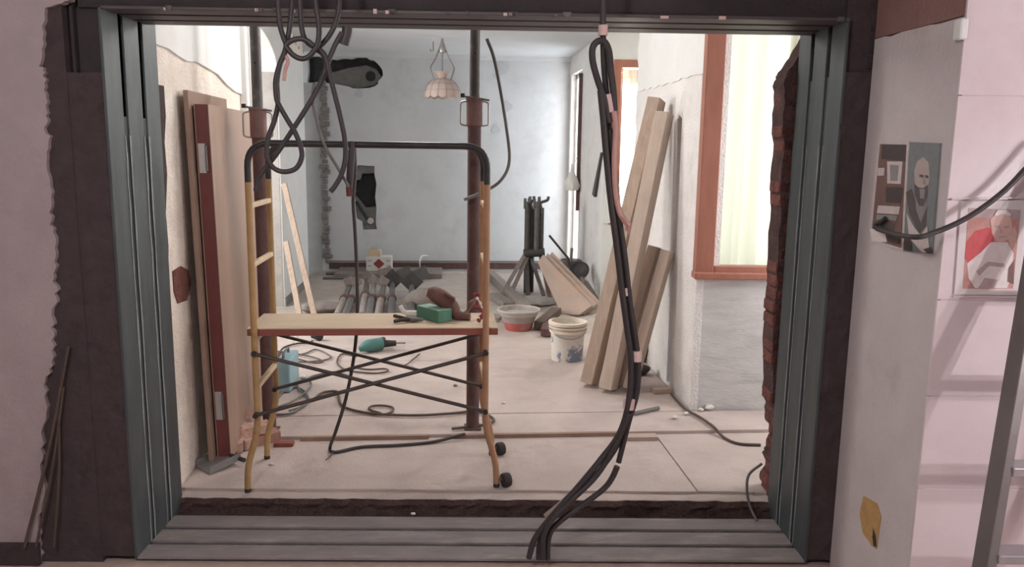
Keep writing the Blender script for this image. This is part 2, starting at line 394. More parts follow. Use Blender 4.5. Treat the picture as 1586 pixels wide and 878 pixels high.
# ---- right of the frame: mortar, reveal and tiled wall
cxy=None
du=PF(1322,440,0)[0]                       # where the reveal starts
rev0=FR(du,0,0)
dd=.5
for k in range(200):
    dd=.3+k*.003; p=FR(du,-dd,1.03); v=CR.transposed()@(p-CAMP); q=IW/2+FPX*v.x/-v.z
    if q>1447: break
mb=MB(); mb.fbox(FW+.012,du+.9,.03,.36,ZN-.02,2.12); wr=st(mb,'wall_frame_right','mortar_dark')
rough_slab('mortar_fill','mortar_dark',FW+.004,du+.03,ZN,PF(1330,112,0)[1],.004,.005,4,40,wr,13,back=.02)
# reveal face (faces -u), from v=0 towards the camera
revn=FU
def PR(px,py,off=0.0):
    p=PP(px,py,FR(du-off,0,0),FU); q=p-FO; return (q.dot(FV),p.z)
lineL=PR(1338,66); lineR=PR(1478,30)
ed=[PR(*p) for p in [(1345,118),(1334,150),(1330,300),(1320,440),(1308,650),(1300,870)]]
out=[(-dd,ZN-.03),(-dd,lineR[1])]+jag((-dd,lineR[1]),(-.004,lineL[1]),9,.004,rnd)[1:]+[(-.002,1.5),(0,ZN-.03)]
rv=poly_prism('wall_reveal_right','reveal_grey',out,[],lambda v,z:FR(du,v,z),FU*.6,None,'structure')
out=[(-dd,lineR[1]+.003)]+[(-.004,lineL[1]+.003),(-.004,2.75),(-dd,2.75)]
poly_prism('brown_band','paint_brown',out,[],lambda v,z:FR(du,v,z),FU*.59,rv)
poly_prism('broken_recess','mortar_dark',[PR(*p,.004) for p in [(1322,-60),(1349,-60),(1350,8),(1346,22),(1351,40),(1344,60),(1341,72),(1347,88),(1344,106),(1334,116),(1320,112)]],[],lambda v,z:FR(du-.004,v,z),FU*.02,rv)
# tiled wall facing the camera right of the corner
DV=-dd
tw=st(MB().fbox(du+.012,du+2.2,DV-.0065,DV+.35,ZN-.03,2.75),'wall_right_tiled','grout')
tz=[PF(1520,y,DV-.008)[1] for y in (148,303,456,608,757)]
th=(tz[0]-tz[-1])/4
rows=[tz[0]+2*th,tz[0]+th,tz[0]]+[tz[0]-th*k for k in range(1,9)]
for i in range(len(rows)-1):
    a,b=rows[i+1]+.0012,rows[i]-.0012
    if b<ZN: continue
    for c in range(4):
        u0=du+c*.62; mb=MB(); mb.fbox(u0+(.0 if c==0 else .002),u0+.618,DV-.008,DV+.004,max(a,ZN-.02),min(b,2.74)); mb.build('tile','tile_pink',tw,bevel=.0012)
# broken white corner bead
pa=PF(1478,30,DV-.01); mb=MB(); mb.fbox(du-.02,du+.004,DV-.02,DV+.02,pa[1]-.055,pa[1]+.003); mb.build('corner_chip','plaster_white',rv,bevel=.006)
# worn hole in the reveal plaster
hp=[(1337,768),(1345,772),(1358,780),(1364,800),(1360,825),(1357,850),(1350,845),(1336,825),(1331,795)]
poly_prism('chipped_patch','ochre',[PR(*p,.003) for p in hp],[],lambda v,z:FR(du-.003,v,z),FU*.006,rv)
poly_prism('chipped_slit','mortar_dark',[PR(*p,.0045) for p in [(1352,818),(1356,830),(1357,846),(1353,846),(1351,832)]],[],lambda v,z:FR(du-.0045,v,z),FU*.004,rv)

# ---- broken brick wall ends behind the jambs
bp=[(1236,20),(1240,58),(1232,72),(1222,90),(1212,104),(1203,116),(1199,126),(1198,150),(1196,190),(1197,240),(1193,290),(1193,340),(1189,400),(1186,450),(1183,500),(1182,560),(1180,600),(1186,622),(1184,645),(1192,660),(1186,690),(1180,700),(1186,718),(1176,735),(1180,752),(1172,765)]
VB=.60
bpd=[]
for i in range(len(bp)-1):
    a,b=bp[i],bp[i+1]
    for k in range(3): bpd.append((a[0]+(b[0]-a[0])*k/3+(rnd.uniform(-2.5,2.5) if k else 0),a[1]+(b[1]-a[1])*k/3))
bpd.append(bp[-1])
out=[PF(*p,VB) for p in bpd]; out=[(out[0][0],2.6)]+out+[(out[-1][0],-.08),(FW+1.3,-.08),(FW+1.3,2.6)]
wbr=poly_prism('wall_broken_right','brick_dark',out,[],lambda u,z:FR(u,VB,z),-FV*.135,None,'structure')
# rough brick end of that wall: single bricks bonded into the ragged end
r=random.Random(21); zz=-.05; k=0
def uat(z):
    best=min(bp,key=lambda p:abs(PF(*p,VB)[1]-z)); return PF(*best,VB)[0]
while zz<1.80:
    h=.058; u=uat(zz+h/2)+r.uniform(-.012,.006)+(.02 if zz>1.6 else 0); mb=MB()
    mb.fbox(u-.0,u+.09,.465,VB-.01+r.uniform(-.01,.006),zz,zz+h-.008); mb.build('brick','brick_red',wbr,bevel=.008); zz+=h
# left broken end
bl=[(238,50),(240,130),(254,133),(257,180),(255,220),(259,270),(257,330),(261,380),(261,440),(265,500),(265,560),(269,620),(270,680),(273,730)]
out=[PF(*p,.54) for p in bl]; out=[(out[0][0],2.6)]+out+[(out[-1][0],-.08),(-.5,-.08),(-.5,2.6)]
poly_prism('wall_broken_left','mortar_dark',out,[],lambda u,z:FR(u,.54,z),-FV*.07,None,'structure')

# ---- far room, left near wall (plaster hacked off low, white skin above)
XL=-1.205; YE=4.93
st(MB().box(XL-.15,XL,3.50,YE,-.06,CEIL),'wall_left','plaster_beige')
lw=bpy.data.objects['wall_left']
r=random.Random(4)
cl=[(246,73),(262,78),(275,86),(290,92),(305,98),(322,107),(338,118),(352,128),(366,140),(380,150),(392,156)]
lo=[(PX(x,y+r.uniform(-3,3),XL+.012).y,PX(x,y+r.uniform(-4,4),XL+.012).z) for x,y in cl]
lo[0]=(3.50,lo[0][1]); lo[-1]=(YE,lo[-1][1])
poly_prism('white_skin','plaster_white',lo+[(YE,CEIL),(3.50,CEIL)],[],lambda y,z:V(XL+.012,y,z),(-.012,0,0),lw)
bl=[(PX(x,y,XL+.004).y,PX(x,y,XL+.004).z) for x,y in [(268,420),(280,412),(292,418),(296,440),(290,465),(276,470),(270,452)]]
poly_prism('exposed_brick','brick_red',bl,[],lambda y,z:V(XL+.004,y,z),(-.02,0,0),lw)
# white casing at the end of that wall
cs=st(MB().box(XL-.17,XL+.03,YE,YE+.10,-.0,CEIL),'trim_1','plaster_white')
MB().box(XL+.03,XL+.055,YE+.015,YE+.05,0,CEIL).build('bead','plaster_white',cs,bevel=.006)
MB().box(XL+.0,XL+.045,YE-.05,YE,0,CEIL).build('bead','plaster_white',cs,bevel=.008)
# ---- far left wall with the arched opening
XF=-1.545; Y0,Y1=5.03,9.0; ya0,ya1=5.45,7.64
zs=PX(437,112,XF).z; zc=min(2.52,zs+.42)
arch=[]
for i in range(17):
    t=math.pi*i/16; arch.append(((ya0+ya1)/2+math.cos(t)*(ya1-ya0)/2, zs+math.sin(t)*(zc-zs)))
out=[(Y0,-.06),(Y0,CEIL),(Y1,CEIL),(Y1,-.06),(ya1,-.06)]+arch+[(ya0,-.06)]
wf=poly_prism('wall_left_far','plaster_white',out,[],lambda y,z:V(XF,y,z),(-.42,0,0),None,'structure')
tp=[(446,44),(474,42),(478,60),(470,72),(476,86),(462,96),(452,86),(444,92),(441,74),(448,62)]
poly_prism('torn_plaster','plaster_beige',[(PX(x,y,XF+.004).y,PX(x,y,XF+.004).z) for x,y in tp],[],lambda y,z:V(XF+.004,min(y,8.98),z),(-.006,0,0),wf)
for x,y in ((455,56),(463,74),(470,80),(452,80),(458,66)):
    q=PX(x,y,XF+.006); MB().lathe(q,[(.02,0),(.0001,.004)],7,axis=(1,0,0)).build('dark_chip','hole_dark',wf)
poly_prism('bare_plaster','plaster_mottled',[(XF-.41,0.0),(XF-.012,0.0),(XF-.012,zs-.02),(XF-.41,zs-.02)],[],lambda x,z:V(x,ya1-.006,z),(0,.005,0),wf)
# skirting on it
mb=MB(); mb.box(XF,XF+.014,ya1,Y1,.0,.085); t=st(mb,'baseboard_left','wood_grey')
# side room behind arch
st(MB().box(-3.4,-3.3,3.4,10.0,-.06,CEIL),'wall_side_room','plaster_white')
st(MB().box(-3.3,XL-.15,4.6,4.7,-.06,CEIL),'wall_side_room_front','plaster_white')
# ---- back wall with broken hole and niche
YB=9.9
def pb(px,py): p=PY(px,py,YB); return (p.x,p.z)
def dense(pts,amp,seed):
    r=random.Random(seed); o=[]
    for i in range(len(pts)):
        a=pts[i]; b=pts[(i+1)%len(pts)]; o.append(a); o.append(((a[0]+b[0])/2+r.uniform(-amp,amp),(a[1]+b[1])/2+r.uniform(-amp,amp)))
    return o
hole=[(476,90),(490,86),(505,89),(520,92),(538,90),(552,88),(566,88),(578,93),(586,100),(592,108),(591,120),(585,130),(572,136),(555,137),(540,134),(520,130),(506,128),(490,127),(476,127)]
niche=[(553,256),(580,257),(580,270),(583,285),(581,305),(583,322),(582,345),(584,355),(562,356),(561,343),(552,338),(549,300)]
hole3=dense([pb(*p) for p in hole],.015,1); nic3=[pb(*p) for p in niche]
scar=[]
wb=poly_prism('wall_back','wall_blue',[(-3.4,-.06),(1.60,-.06),(1.60,CEIL),(-3.4,CEIL)],[hole3,nic3],lambda x,z:V(x,YB,z),(0,.14,0),None,'structure')
def pbd(px,py,y): p=PY(px,py,y); return V(p.x,y,p.z)
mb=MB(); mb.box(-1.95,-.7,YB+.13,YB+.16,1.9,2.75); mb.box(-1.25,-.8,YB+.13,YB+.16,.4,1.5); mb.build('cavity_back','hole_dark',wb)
# rough stepped mortar in the hole, darker round pipe mouth
poly_prism('cavity_mortar','hole_grey',[pb(*p) for p in [(512,112),(540,104),(566,100),(582,106),(590,118),(580,131),(556,136),(530,133),(508,129)]],[],lambda x,z:V(x,YB+.07,z),(0,.06,0),wb)
MB().tube([pbd(574,118,YB+.06),pbd(574,118,YB+.072)],.06,16).build('pipe_mouth','hole_dark',wb,smooth=True)
poly_prism('niche_step','hole_grey',[pb(*p) for p in [(551,257),(582,257),(582,268),(560,269),(558,278),(551,279)]],[],lambda x,z:V(x,YB+.03,z),(0,.1,0),wb)
poly_prism('niche_step','hole_grey',[pb(*p) for p in [(549,302),(556,310),(566,322),(583,320),(585,357),(560,358),(560,342),(549,338)]],[],lambda x,z:V(x,YB+.04,z),(0,.09,0),wb)
mb=MB(); a=pbd(552,312,YB+.02); b=pbd(570,340,YB+.02); mb.tube(cat_rom([a,pbd(560,325,YB+.015),b],5),.018,8); mb.build('pipe_stub','hole_dark',wb,smooth=True)
mb=MB(); mb.tube([pbd(574,342,YB-.005),pbd(574,342,YB+.03)],.04,10); mb.build('pipe_elbow','metal_light',wb,smooth=True)
# grey unpainted part left of the old partition
poly_prism('grey_skin','plaster_grey',[pb(472,128)]+[(-3.3,pb(472,128)[1]),(-3.3,-.05)]+[pb(500,440)]+[pb(500,128)],[],lambda x,z:V(x,YB-.004,z),(0,.006,0),wb)
# scar: the torn ends of bricks one above another
r=random.Random(8); z=.12
while z<2.28:
    h=r.uniform(.05,.085); x0=pb(497,250)[0]+r.uniform(-.02,.03); x1=pb(510,250)[0]+r.uniform(-.03,.02)
    mb=MB(); mb.box(x0,x1,YB-r.uniform(.02,.07),YB+.02,z,z+h-.012); mb.build('brick','brick_scar',wb,bevel=.008); z+=h
# faint dabs on the back wall
for i,(x,y,w) in enumerate([(780,105,9),(786,165,8),(768,200,7),(556,145,6),(770,118,5)]):
    mb=MB(); mb.lathe(pbd(x,y,YB-.001),[(.0001,.003),(w*.008,.0028),(w*.0082,0)],12,axis=(0,-1,0),scal=lambda a,h:1+.18*math.sin(3*a+i)); mb.build('filler_dab','filler_pale',wb,smooth=True)
# cornice and skirting
mb=MB(); mb.box(-3.3,1.52,YB-.06,YB,CEIL-.05,CEIL); st(mb,'trim_2','ceiling_white')
x0=pb(510,405)[0]; zb0,zb1=pb(700,416)[1],pb(700,404)[1]
mb=MB(); mb.box(x0,1.5,YB-.02,YB,zb0,zb1); bb=st(mb,'baseboard_back','prop_rust')
mb=MB(); mb.box(x0,1.5,YB-.028,YB-.0,zb1-.022,zb1-.006); mb.build('pale_strip','metal_light',bb)
# ---- right wall of the far end, with french window near the corner
XR=1.50; yw0,yw1=PX(898,250,XR).y,9.78
out=[(7.8,-.06),(7.8,CEIL),(YB,CEIL),(YB,-.06)]; hl=[(yw0,.06),(yw0,2.42),(yw1,2.42),(yw1,.06)]
wrf=poly_prism('wall_right_far','wall_side',out,[hl],lambda y,z:V(XR,y,z),(.14,0,0),None,'structure')
w3=tag(thing('window_3',(XR+.07,(yw0+yw1)/2,.06),None,None),kind='structure')
for a,b,c,d in [(yw0,yw0+.05,.06,2.42),(yw1-.05,yw1,.06,2.42),(yw0,yw1,2.37,2.42),(yw0,yw1,.06,.12)]:
    MB().box(XR+.06,XR+.11,a,b,c,d).build('window_frame','white_plastic',w3)
MB().box(XR+.082,XR+.088,yw0+.05,yw1-.05,.12,2.37).build('pane','window_glass',w3)
# ---- stub wall facing the camera with the narrow window
out=[(XR,-.06),(3.0,-.06),(3.0,CEIL),(XR,CEIL)]
wx0,wx1,wz0,wz1=PY(951,92,7.6).x,2.25,PY(985,348,7.6).z,PY(951,92,7.6).z
hl=[(wx0+.02,wz0+.02),(wx1,wz0+.02),(wx1,wz1-.02),(wx0+.02,wz1-.02)]
ws=poly_prism('wall_stub','plaster_white',out,[hl],lambda x,z:V(x,7.6,z),(0,.2,0),None,'structure')
def window(name,x0,x1,z0,z1,y,fw,org,udir,ndir,sill=True,mull=None):
    """casing on the room face; org + udir*x ; ndir points to the room"""
    P3=lambda u,n,z: org+udir*u+ndir*n+V(0,0,z)
    w=tag(thing(name,P3((x0+x1)/2,0,z0),None,None),kind='structure')
    def hb(u0,u1,n0,n1,c,d): 
        m=MB(); m.hexa([P3(u0,n0,c),P3(u1,n0,c),P3(u1,n1,c),P3(u0,n1,c),P3(u0,n0,d),P3(u1,n0,d),P3(u1,n1,d),P3(u0,n1,d)]); return m
    hb(x0,x0+fw,-.06,.02,z0,z1).build('window_frame','red_wood',w,bevel=.005)
    hb(x1-fw,x1,-.06,.02,z0,z1).build('window_frame','red_wood',w,bevel=.005)
    hb(x0+fw,x1-fw,-.06,.02,z1-fw,z1).build('window_frame','red_wood',w,bevel=.005)
    hb(x0+fw,x1-fw,-.06,.02,z0,z0+fw*.5).build('window_frame','red_wood',w,bevel=.005)
    # moulding inside the casing
    hb(x0+fw,x0+fw+.018,-.07,-.005,z0+fw*.5,z1-fw).build('inner_bead','red_wood',w,bevel=.004)
    if sill: hb(x0-.01,x1+.01,-.05,.05,z0-.022,z0+.018).build('window_sill','red_wood',w,bevel=.008)
    hb(x0+fw,x1-fw,-.16,-.154,z0+fw*.5,z1-fw).build('pane','window_glass',w)
    for u in ([x0+fw,(x0+x1)/2-.02,x1-fw-.04]): hb(u,u+.04,-.175,-.14,z0+fw*.5,z1-fw).build('sash','red_wood',w)
    return P3
def curtain(P3,x0,x1,z0,z1,n,waves,amp,label,seed):
    r=random.Random(seed); ph=[r.uniform(0,6) for _ in range(4)]; nu=waves*10; nz=14; vs=[]
    for j in range(nz+1):
        t=j/nz; z=z1+(z0-z1)*t
        for i in range(nu+1):
            s=i/nu; u=x0+(x1-x0)*s
            a=amp*(.55+.45*t)*(math.sin(2*math.pi*waves*s+ph[0]+.5*math.sin(3*t+ph[1]))+.4*math.sin(2*math.pi*waves*1.7*s+ph[2]+t))
            vs.append(P3(u,n+a,z))
    fs=[(j*(nu+1)+i,j*(nu+1)+i+1,(j+1)*(nu+1)+i+1,(j+1)*(nu+1)+i) for j in range(nz) for i in range(nu)]
    mb=MB(); mb.add(vs,fs); o=mb.build('curtain','curtain_cloth',smooth=True)
    return tag(o,label,'curtain')
P3=window('window_2',wx0,wx1,wz0,wz1,7.6,.075,V(0,7.6,0),V(1,0,0),V(0,-1,0),sill=False)
curtain(P3,wx0+.08,wx1-.08,wz0+.05,wz1-.08,-.10,7,.018,'sheer white curtain in the narrow red-framed window behind the timbers',3)
# ---- side wall where the timbers lean, ragged far end, vertical groove shaped to give the timbers' shadow
XS=1.445; ZL=1.95
r=random.Random(6)
def jr(z): return 6.12+r.uniform(-.05,.05)
endp=[(jr(z*.09-.05),z*.09-.05) for z in range(0,30)]
out=[(4.46,-.06)]+[(endp[0][0],-.06)]+endp+[(6.12,CEIL),(4.46,CEIL)]
cy=PX(1038,520,XS).y
shadow_groove=[(cy-.04,.02),(cy-.035,1.72),(cy+.035,1.74),(cy+.04,.02)]
wsd=poly_prism('wall_right','wall_side',out,[shadow_groove],lambda y,z:V(XS,y,z),(.13,0,0),None,'structure')
MB().box(XS+.035,XS+.12,cy-.06,cy+.06,-.0,1.8).build('groove_back','plaster_grey',wsd)
# upper white skin above the old tile line
lo=jag((4.47,ZL),(6.08,ZL+.01),24,.008,r)
poly_prism('white_skin','plaster_white',lo+[(6.10,CEIL),(4.47,CEIL)],[],lambda y,z:V(XS-.008,y,z),(.008,0,0),wsd)
# ---- window wall (faces the camera) with the big window
WO=V(XS,4.463,0)
out=[(0,-.06),(1.7,-.06),(1.7,CEIL),(0,CEIL)]
b0=PP(1076,425,WO,FV); bx0=(b0-WO).dot(FU); bz0=b0.z; BW=1.10
hl=[(bx0+.06,bz0+.02),(bx0+BW-.03,bz0+.02),(bx0+BW-.03,2.38),(bx0+.06,2.38)]
ww=poly_prism('wall_window','wall_scraped',out,[hl],lambda u,z:WO+FU*u+V(0,0,z),FV*.28,None,'structure')
P3=window('window_1',bx0,bx0+BW,bz0,2.40,0,.105,WO,FU,-FV)
curtain(P3,bx0+.09,bx0+BW-.09,bz0+.03,2.33,-.10,5,.042,'pale curtain with long folds in the big red-framed window',5)
# right wall of this bay with an unseen balcony door added to let light in
out=[(3.15,-.06),(4.45,-.06),(4.45,CEIL),(3.15,CEIL)]
poly_prism('wall_bay_right','wall_side',out,[[(3.45,.0),(4.25,.0),(4.25,2.4),(3.45,2.4)]],lambda y,z:V(2.70,y,z),(.12,0,0),None,'structure')
w4=tag(thing('added_door',(2.76,3.85,0),None,None),kind='structure')
for a,b,c,d in [(3.45,3.52,0,2.4),(4.18,4.25,0,2.4),(3.52,4.18,2.33,2.4),(3.52,4.18,0,.08)]: MB().box(2.74,2.80,a,b,c,d).build('window_frame','red_wood',w4)
MB().box(2.765,2.771,3.52,4.18,.08,2.33).build('pane','window_glass',w4)
st(MB().box(3.0,3.06,4.45,7.85,-.06,CEIL),'wall_passage_right','plaster_white')

# ================================================================== STEEL FRAME
fr=thing('steel_portal_frame',FR(FW/2,FD/2,ZN),'grey steel portal frame of triple beams around the wall opening','frame')
ZH=1.972
for k in range(3):
    v0=.13*k; v1=v0+.10; vm=(v0+v1)/2; t=.011; D=.125
    def beam(nm,mt,fl,webs):
        m=MB(); m.fbox(*fl); b=m.build(nm,mt,fr,bevel=.002); m=MB()
        for w in webs: m.fbox(*w)
        m.build('web','steel_shade',b)
    s0,s1=v0,v1; v0=.1625*k; v1=v0+.125; vm=(v0+v1)/2
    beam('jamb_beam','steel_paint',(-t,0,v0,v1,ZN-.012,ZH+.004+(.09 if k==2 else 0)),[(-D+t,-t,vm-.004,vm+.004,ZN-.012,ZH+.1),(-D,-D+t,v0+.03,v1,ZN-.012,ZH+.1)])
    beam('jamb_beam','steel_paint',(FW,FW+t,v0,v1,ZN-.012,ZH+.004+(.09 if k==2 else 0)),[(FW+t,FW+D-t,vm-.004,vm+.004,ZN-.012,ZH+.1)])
    v0,v1=s0,s1; vm=(v0+v1)/2
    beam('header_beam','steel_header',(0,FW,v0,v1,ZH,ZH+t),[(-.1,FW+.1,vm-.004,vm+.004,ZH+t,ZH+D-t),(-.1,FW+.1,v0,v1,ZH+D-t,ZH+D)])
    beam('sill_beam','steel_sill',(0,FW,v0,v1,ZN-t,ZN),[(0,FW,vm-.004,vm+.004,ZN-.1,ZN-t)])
# closing strips in the gaps (plates and packed mortar), open at the top
ztl=PF(195,180,.11)[1]; ztr=PF(1275,118,.11)[1]
for k in range(2):
    v0=.13*k+.10
    vj=.1625*k+.125
    m=MB(); m.fbox(-.016,-.005,vj,vj+.0375,ZN-.012,ztl); m.build('gap_plate','gap_steel',fr)
    m=MB(); m.fbox(FW+.008,FW+.016,vj,vj+.0375,ZN-.012,ztr); m.build('gap_plate','gap_steel',fr)
    m=MB(); m.fbox(0,FW,v0,v0+.03,ZN-.022,ZN-.010); m.build('gap_plate','gap_filler',fr)
# weld tacks along the flange edges
r=random.Random(12)
for side in (0,FW):
    for v in (.125,.1625,.2875,.325):
        m=MB(); pts=[FR(side+(.0015 if side==0 else -.0015),v+r.uniform(-.003,.003),ZN+.0+i*.09) for i in range(19)]; m.tube(pts,[r.uniform(.0014,.0036) for _ in pts],5); m.build('weld_seam','weld_grey',fr,smooth=True)
# old mortar crumbs on the front header flange
for i in range(26):
    u=r.uniform(0,FW); m=MB(); a=r.uniform(.004,.03); m.fbox(u,u+a,-.006,.004,ZH-.002,ZH+r.uniform(.006,.014)); m.build('mortar_crumb','tape_pink' if i%3==0 else 'gap_filler',fr)

# ================================================================== SCAFFOLD
def arc_path(pts, rad, n=6):
    """polyline with rounded corners"""
    pts=[Vector(p) for p in pts]; out=[pts[0]]
    for i in range(1,len(pts)-1):
        a=(pts[i-1]-pts[i]).normalized(); b=(pts[i+1]-pts[i]).normalized(); R=rad if not isinstance(rad,(list,tuple)) else rad[i-1]
        p=pts[i]+a*R; q=pts[i]+b*R
        for k in range(n+1):
            t=k/n; out.append(p*(1-t)**2+pts[i]*2*t*(1-t)+q*t*t)
    out.append(pts[-1]); return out
YF,YR=3.45,3.84; SXL,SXR=PY(391,450,YF).x,PY(753,450,YF).x
SZT=PY(570,224,YF).z; SZB=PY(388,282,YF).z
sc=thing('trestle_scaffold',V((SXL+SXR)/2,(YF+YR)/2,-.02),'small yellow trestle scaffold with black top rails and crossed braces','scaffold')
FLZ=-.02
for j,(Y,fzl) in enumerate([(YF,-.02),(YR,-.02)]):
    for side,X,sg in ((0,SXL,-1),(1,SXR,1)):
        ft=.055
        pts=arc_path([V(X+sg*ft,Y,FLZ+.004),V(X+sg*(ft-.004),Y,.10),V(X,Y,.27),V(X,Y,SZB)],[.05,.07])
        MB().tube(pts,.0145,10).build('post','orange_paint' if side else 'yellow_paint',sc,smooth=True)
        MB().tube([V(X+sg*ft,Y,FLZ+.0005),V(X+sg*ft,Y,FLZ+.018)],.015,10).build('foot_cap','black_rubber',sc,smooth=True)
    pts=arc_path([V(SXL,Y,SZB-.01),V(SXL,Y,SZT),V(SXR,Y,SZT),V(SXR,Y,SZB-.01)],[.1,.1],8)
    MB().tube(pts,.0142,10).build('top_rail','black_paint',sc,smooth=True)
zp=PY(570,508,YF).z-.004        # platform top
for X,px in ((SXL,393),(SXR,752)):
    for z in (PY(393,319,YF).z,PY(393,411,YF).z,zp-.048,PY(393,601,YF).z):
        MB().bar((X,YF,z),(X,YR,z),.022,.022).build('rung','yellow_worn',sc,bevel=.004)
zb1,zb2=PY(392,546,YF).z,PY(394,640,YF).z
for Y,dy in ((YF,-.018),(YR,-.018)):
    for a,b,off in ((zb1,zb2,0),(zb2,zb1,.014)):
        br=MB().tube([V(SXL-.004,Y+dy-off,a),V(SXR+.004,Y+dy-off,b)],.0085,8).build('brace','brace_dark',sc,smooth=True)
        for X,z in ((SXL,a),(SXR,b)):
            MB().tube([V(X,Y+.012,z),V(X,Y+dy-off-.012,z)],.0115,8).build('bolt','black_rubber',br,smooth=True)
for (px,py,Y) in ((786,736,YF),(770,685,YR)):
    p=PY(px,py,Y); c=V(SXR+.055+.045,Y+.0,FLZ+.033)
    w=MB().lathe(c-V(.02,.008,0),[(.012,0),(.03,.002),(.033,.01),(.033,.03),(.03,.038),(.012,.04)],18,axis=(1,.4,0),caps=(True,True)).build('caster_wheel','black_rubber',sc,smooth=True)
    MB().bar(V(SXR+.055,Y,FLZ+.04),c+V(.01,0,.0),.014,.014).build('axle','metal_dull',w)
pl=thing('scaffold_plank',V((SXL+SXR)/2,3.63,zp-.03),'pale wooden platform board with red-brown edge on the scaffold','plank')
MB().box(SXL-.035,SXR+.055,3.468,3.795,zp-.034,zp-.004).build('board','plank_edge',pl,bevel=.002)
MB().box(SXL-.034,SXR+.054,3.469,3.794,zp-.004,zp).build('top_face','plank_top',pl)

# ================================================================== ADJUSTABLE STEEL PROPS
def prop(px,py,Y,label,pxc,zbase=0.0,wob=0):
    base=V(PY(px,py,Y).x,Y,zbase); t=thing('adjustable_prop',base,label,'prop','steel props under the ceiling')
    zc=PY(pxc[0],pxc[1],Y).z; zc2=PY(pxc[0],pxc[2],Y).z; x,y=base.x,base.y
    MB().tube([V(x,y,zbase+.006),V(x,y,zc)],.035,14).build('outer_tube','prop_rust',t,smooth=True)
    MB().tube([V(x,y,zc2-.02),V(x,y,CEIL-.008)],.0265,14).build('inner_tube','prop_grey',t,smooth=True)
    MB().lathe(V(x,y,zc),[(.036,0),(.042,.004),(.042,zc2-zc-.012),(.046,zc2-zc-.01),(.046,zc2-zc),(.027,zc2-zc)],16).build('collar','orange_rust',t,smooth=True)
    MB().box(x-.046,x+.046,y-.046,y+.046,zbase+.002,zbase+.009).build('base_plate','prop_rust',t)
    MB().box(x-.07,x+.07,y-.07,y+.07,CEIL-.008,CEIL-.0005).build('head_plate','prop_grey',t)
    for sg in (-1,1):
        h=(zc2-zc); p=arc_path([V(x+sg*.036,y-.01,zc+.9*h),V(x+sg*.072,y-.012,zc+.84*h),V(x+sg*.072,y-.012,zc+.06*h),V(x+sg*.036,y-.01,zc+.02*h)],[.012,.012],4)
        MB().tube(p,.0048,8).build('handle','metal_light',t,smooth=True)
    pin=MB().tube([V(x-.055,y-.03,zc2+.006),V(x+.075,y-.03,zc2-.012)],.005,8).build('pin','metal_dull',t,smooth=True)
    MB().tube([V(x-.062,y-.03,zc2+.0),V(x-.062,y-.03,zc2+.02)],.011,8).build('pin_knob','black_rubber',pin,smooth=True)
    for z in (zc2+.22,zc2+.42,zc2+.62):
        MB().tube([V(x,y-.0272,z),V(x,y-.02,z)],.006,8).build('peg_hole','hole_dark',t)
    return t
prop(732,662,4.19,'rust-brown steel prop with handles standing behind the right scaffold posts',(744,196,152))
prop(417,640,4.19,'rust-brown steel prop with ring handles standing behind the left scaffold posts',(404,214,168))

# ================================================================== DOOR LEAF AND PANEL AT THE LEFT WALL
a=PZ(317,706); b=PZ(344,706); c=PZ(389,650)
ztop=PY(313,162,b.y).z
d=thing('door_leaf',V(a.x,a.y,0),'unhung wooden door leaf with red-brown edge standing against the left wall','door')
th=.065; xa=-1.115; y0d=3.80; y1d=4.62
def lean(x,y,z): return V(x-.018*z,y-.035*z*0,z)
m=MB(); m.mi=0
P8=[lean(xa,y0d,0),lean(xa+th,y0d,0),lean(xa+th,y1d,0),lean(xa,y1d,0),lean(xa,y0d,ztop),lean(xa+th,y0d,ztop),lean(xa+th,y1d,ztop),lean(xa,y1d,ztop)]
m.hexa([P8[0]+V(.003,.003,0),P8[1]+V(-.003,.003,0),P8[2]+V(-.003,0,0),P8[3]+V(.003,0,0),P8[4]+V(.003,.003,0),P8[5]+V(-.003,.003,0),P8[6]+V(-.003,0,0),P8[7]+V(.003,0,0)]); m.build('edge_core','door_edge',d)
for x0,x1 in ((xa,xa+.0032),(xa+th-.0032,xa+th)):
    m=MB(); m.hexa([lean(x0,y0d,0),lean(x1,y0d,0),lean(x1,y1d,0),lean(x0,y1d,0),lean(x0,y0d,ztop),lean(x1,y0d,ztop),lean(x1,y1d,ztop),lean(x0,y1d,ztop)]); m.build('face_panel','door_face',d)
for py0,py1 in ((222,268),(607,650)):
    z1,z0=PY(312,py0,y0d).z,PY(318,py1,y0d).z; m=MB()
    m.hexa([lean(xa+.008,y0d-.004,z0),lean(xa+.038,y0d-.004,z0),lean(xa+.038,y0d+.004,z0),lean(xa+.008,y0d+.004,z0),lean(xa+.008,y0d-.004,z1),lean(xa+.038,y0d-.004,z1),lean(xa+.038,y0d+.004,z1),lean(xa+.008,y0d+.004,z1)])
    h=m.build('hinge','hinge_white',d)
    MB().tube([lean(xa+.044,y0d-.008,z0+.01),lean(xa+.044,y0d-.008,z1-.01)],.006,8).build('hinge_pin','metal_dull',h,smooth=True)
zt2=PY(300,140,3.78).z
m=MB(); xb=-1.146
m.hexa([lean(xb,3.76,0),lean(xb+.022,3.76,0),lean(xb+.022,4.40,0),lean(xb,4.40,0),lean(xb,3.76,zt2),lean(xb+.022,3.76,zt2),lean(xb+.022,4.40,zt2),lean(xb,4.40,zt2)])
tag(m.build('wood_sheet','panel_brown',bevel=.002),'thin brown wood sheet standing behind the door leaf','sheet')

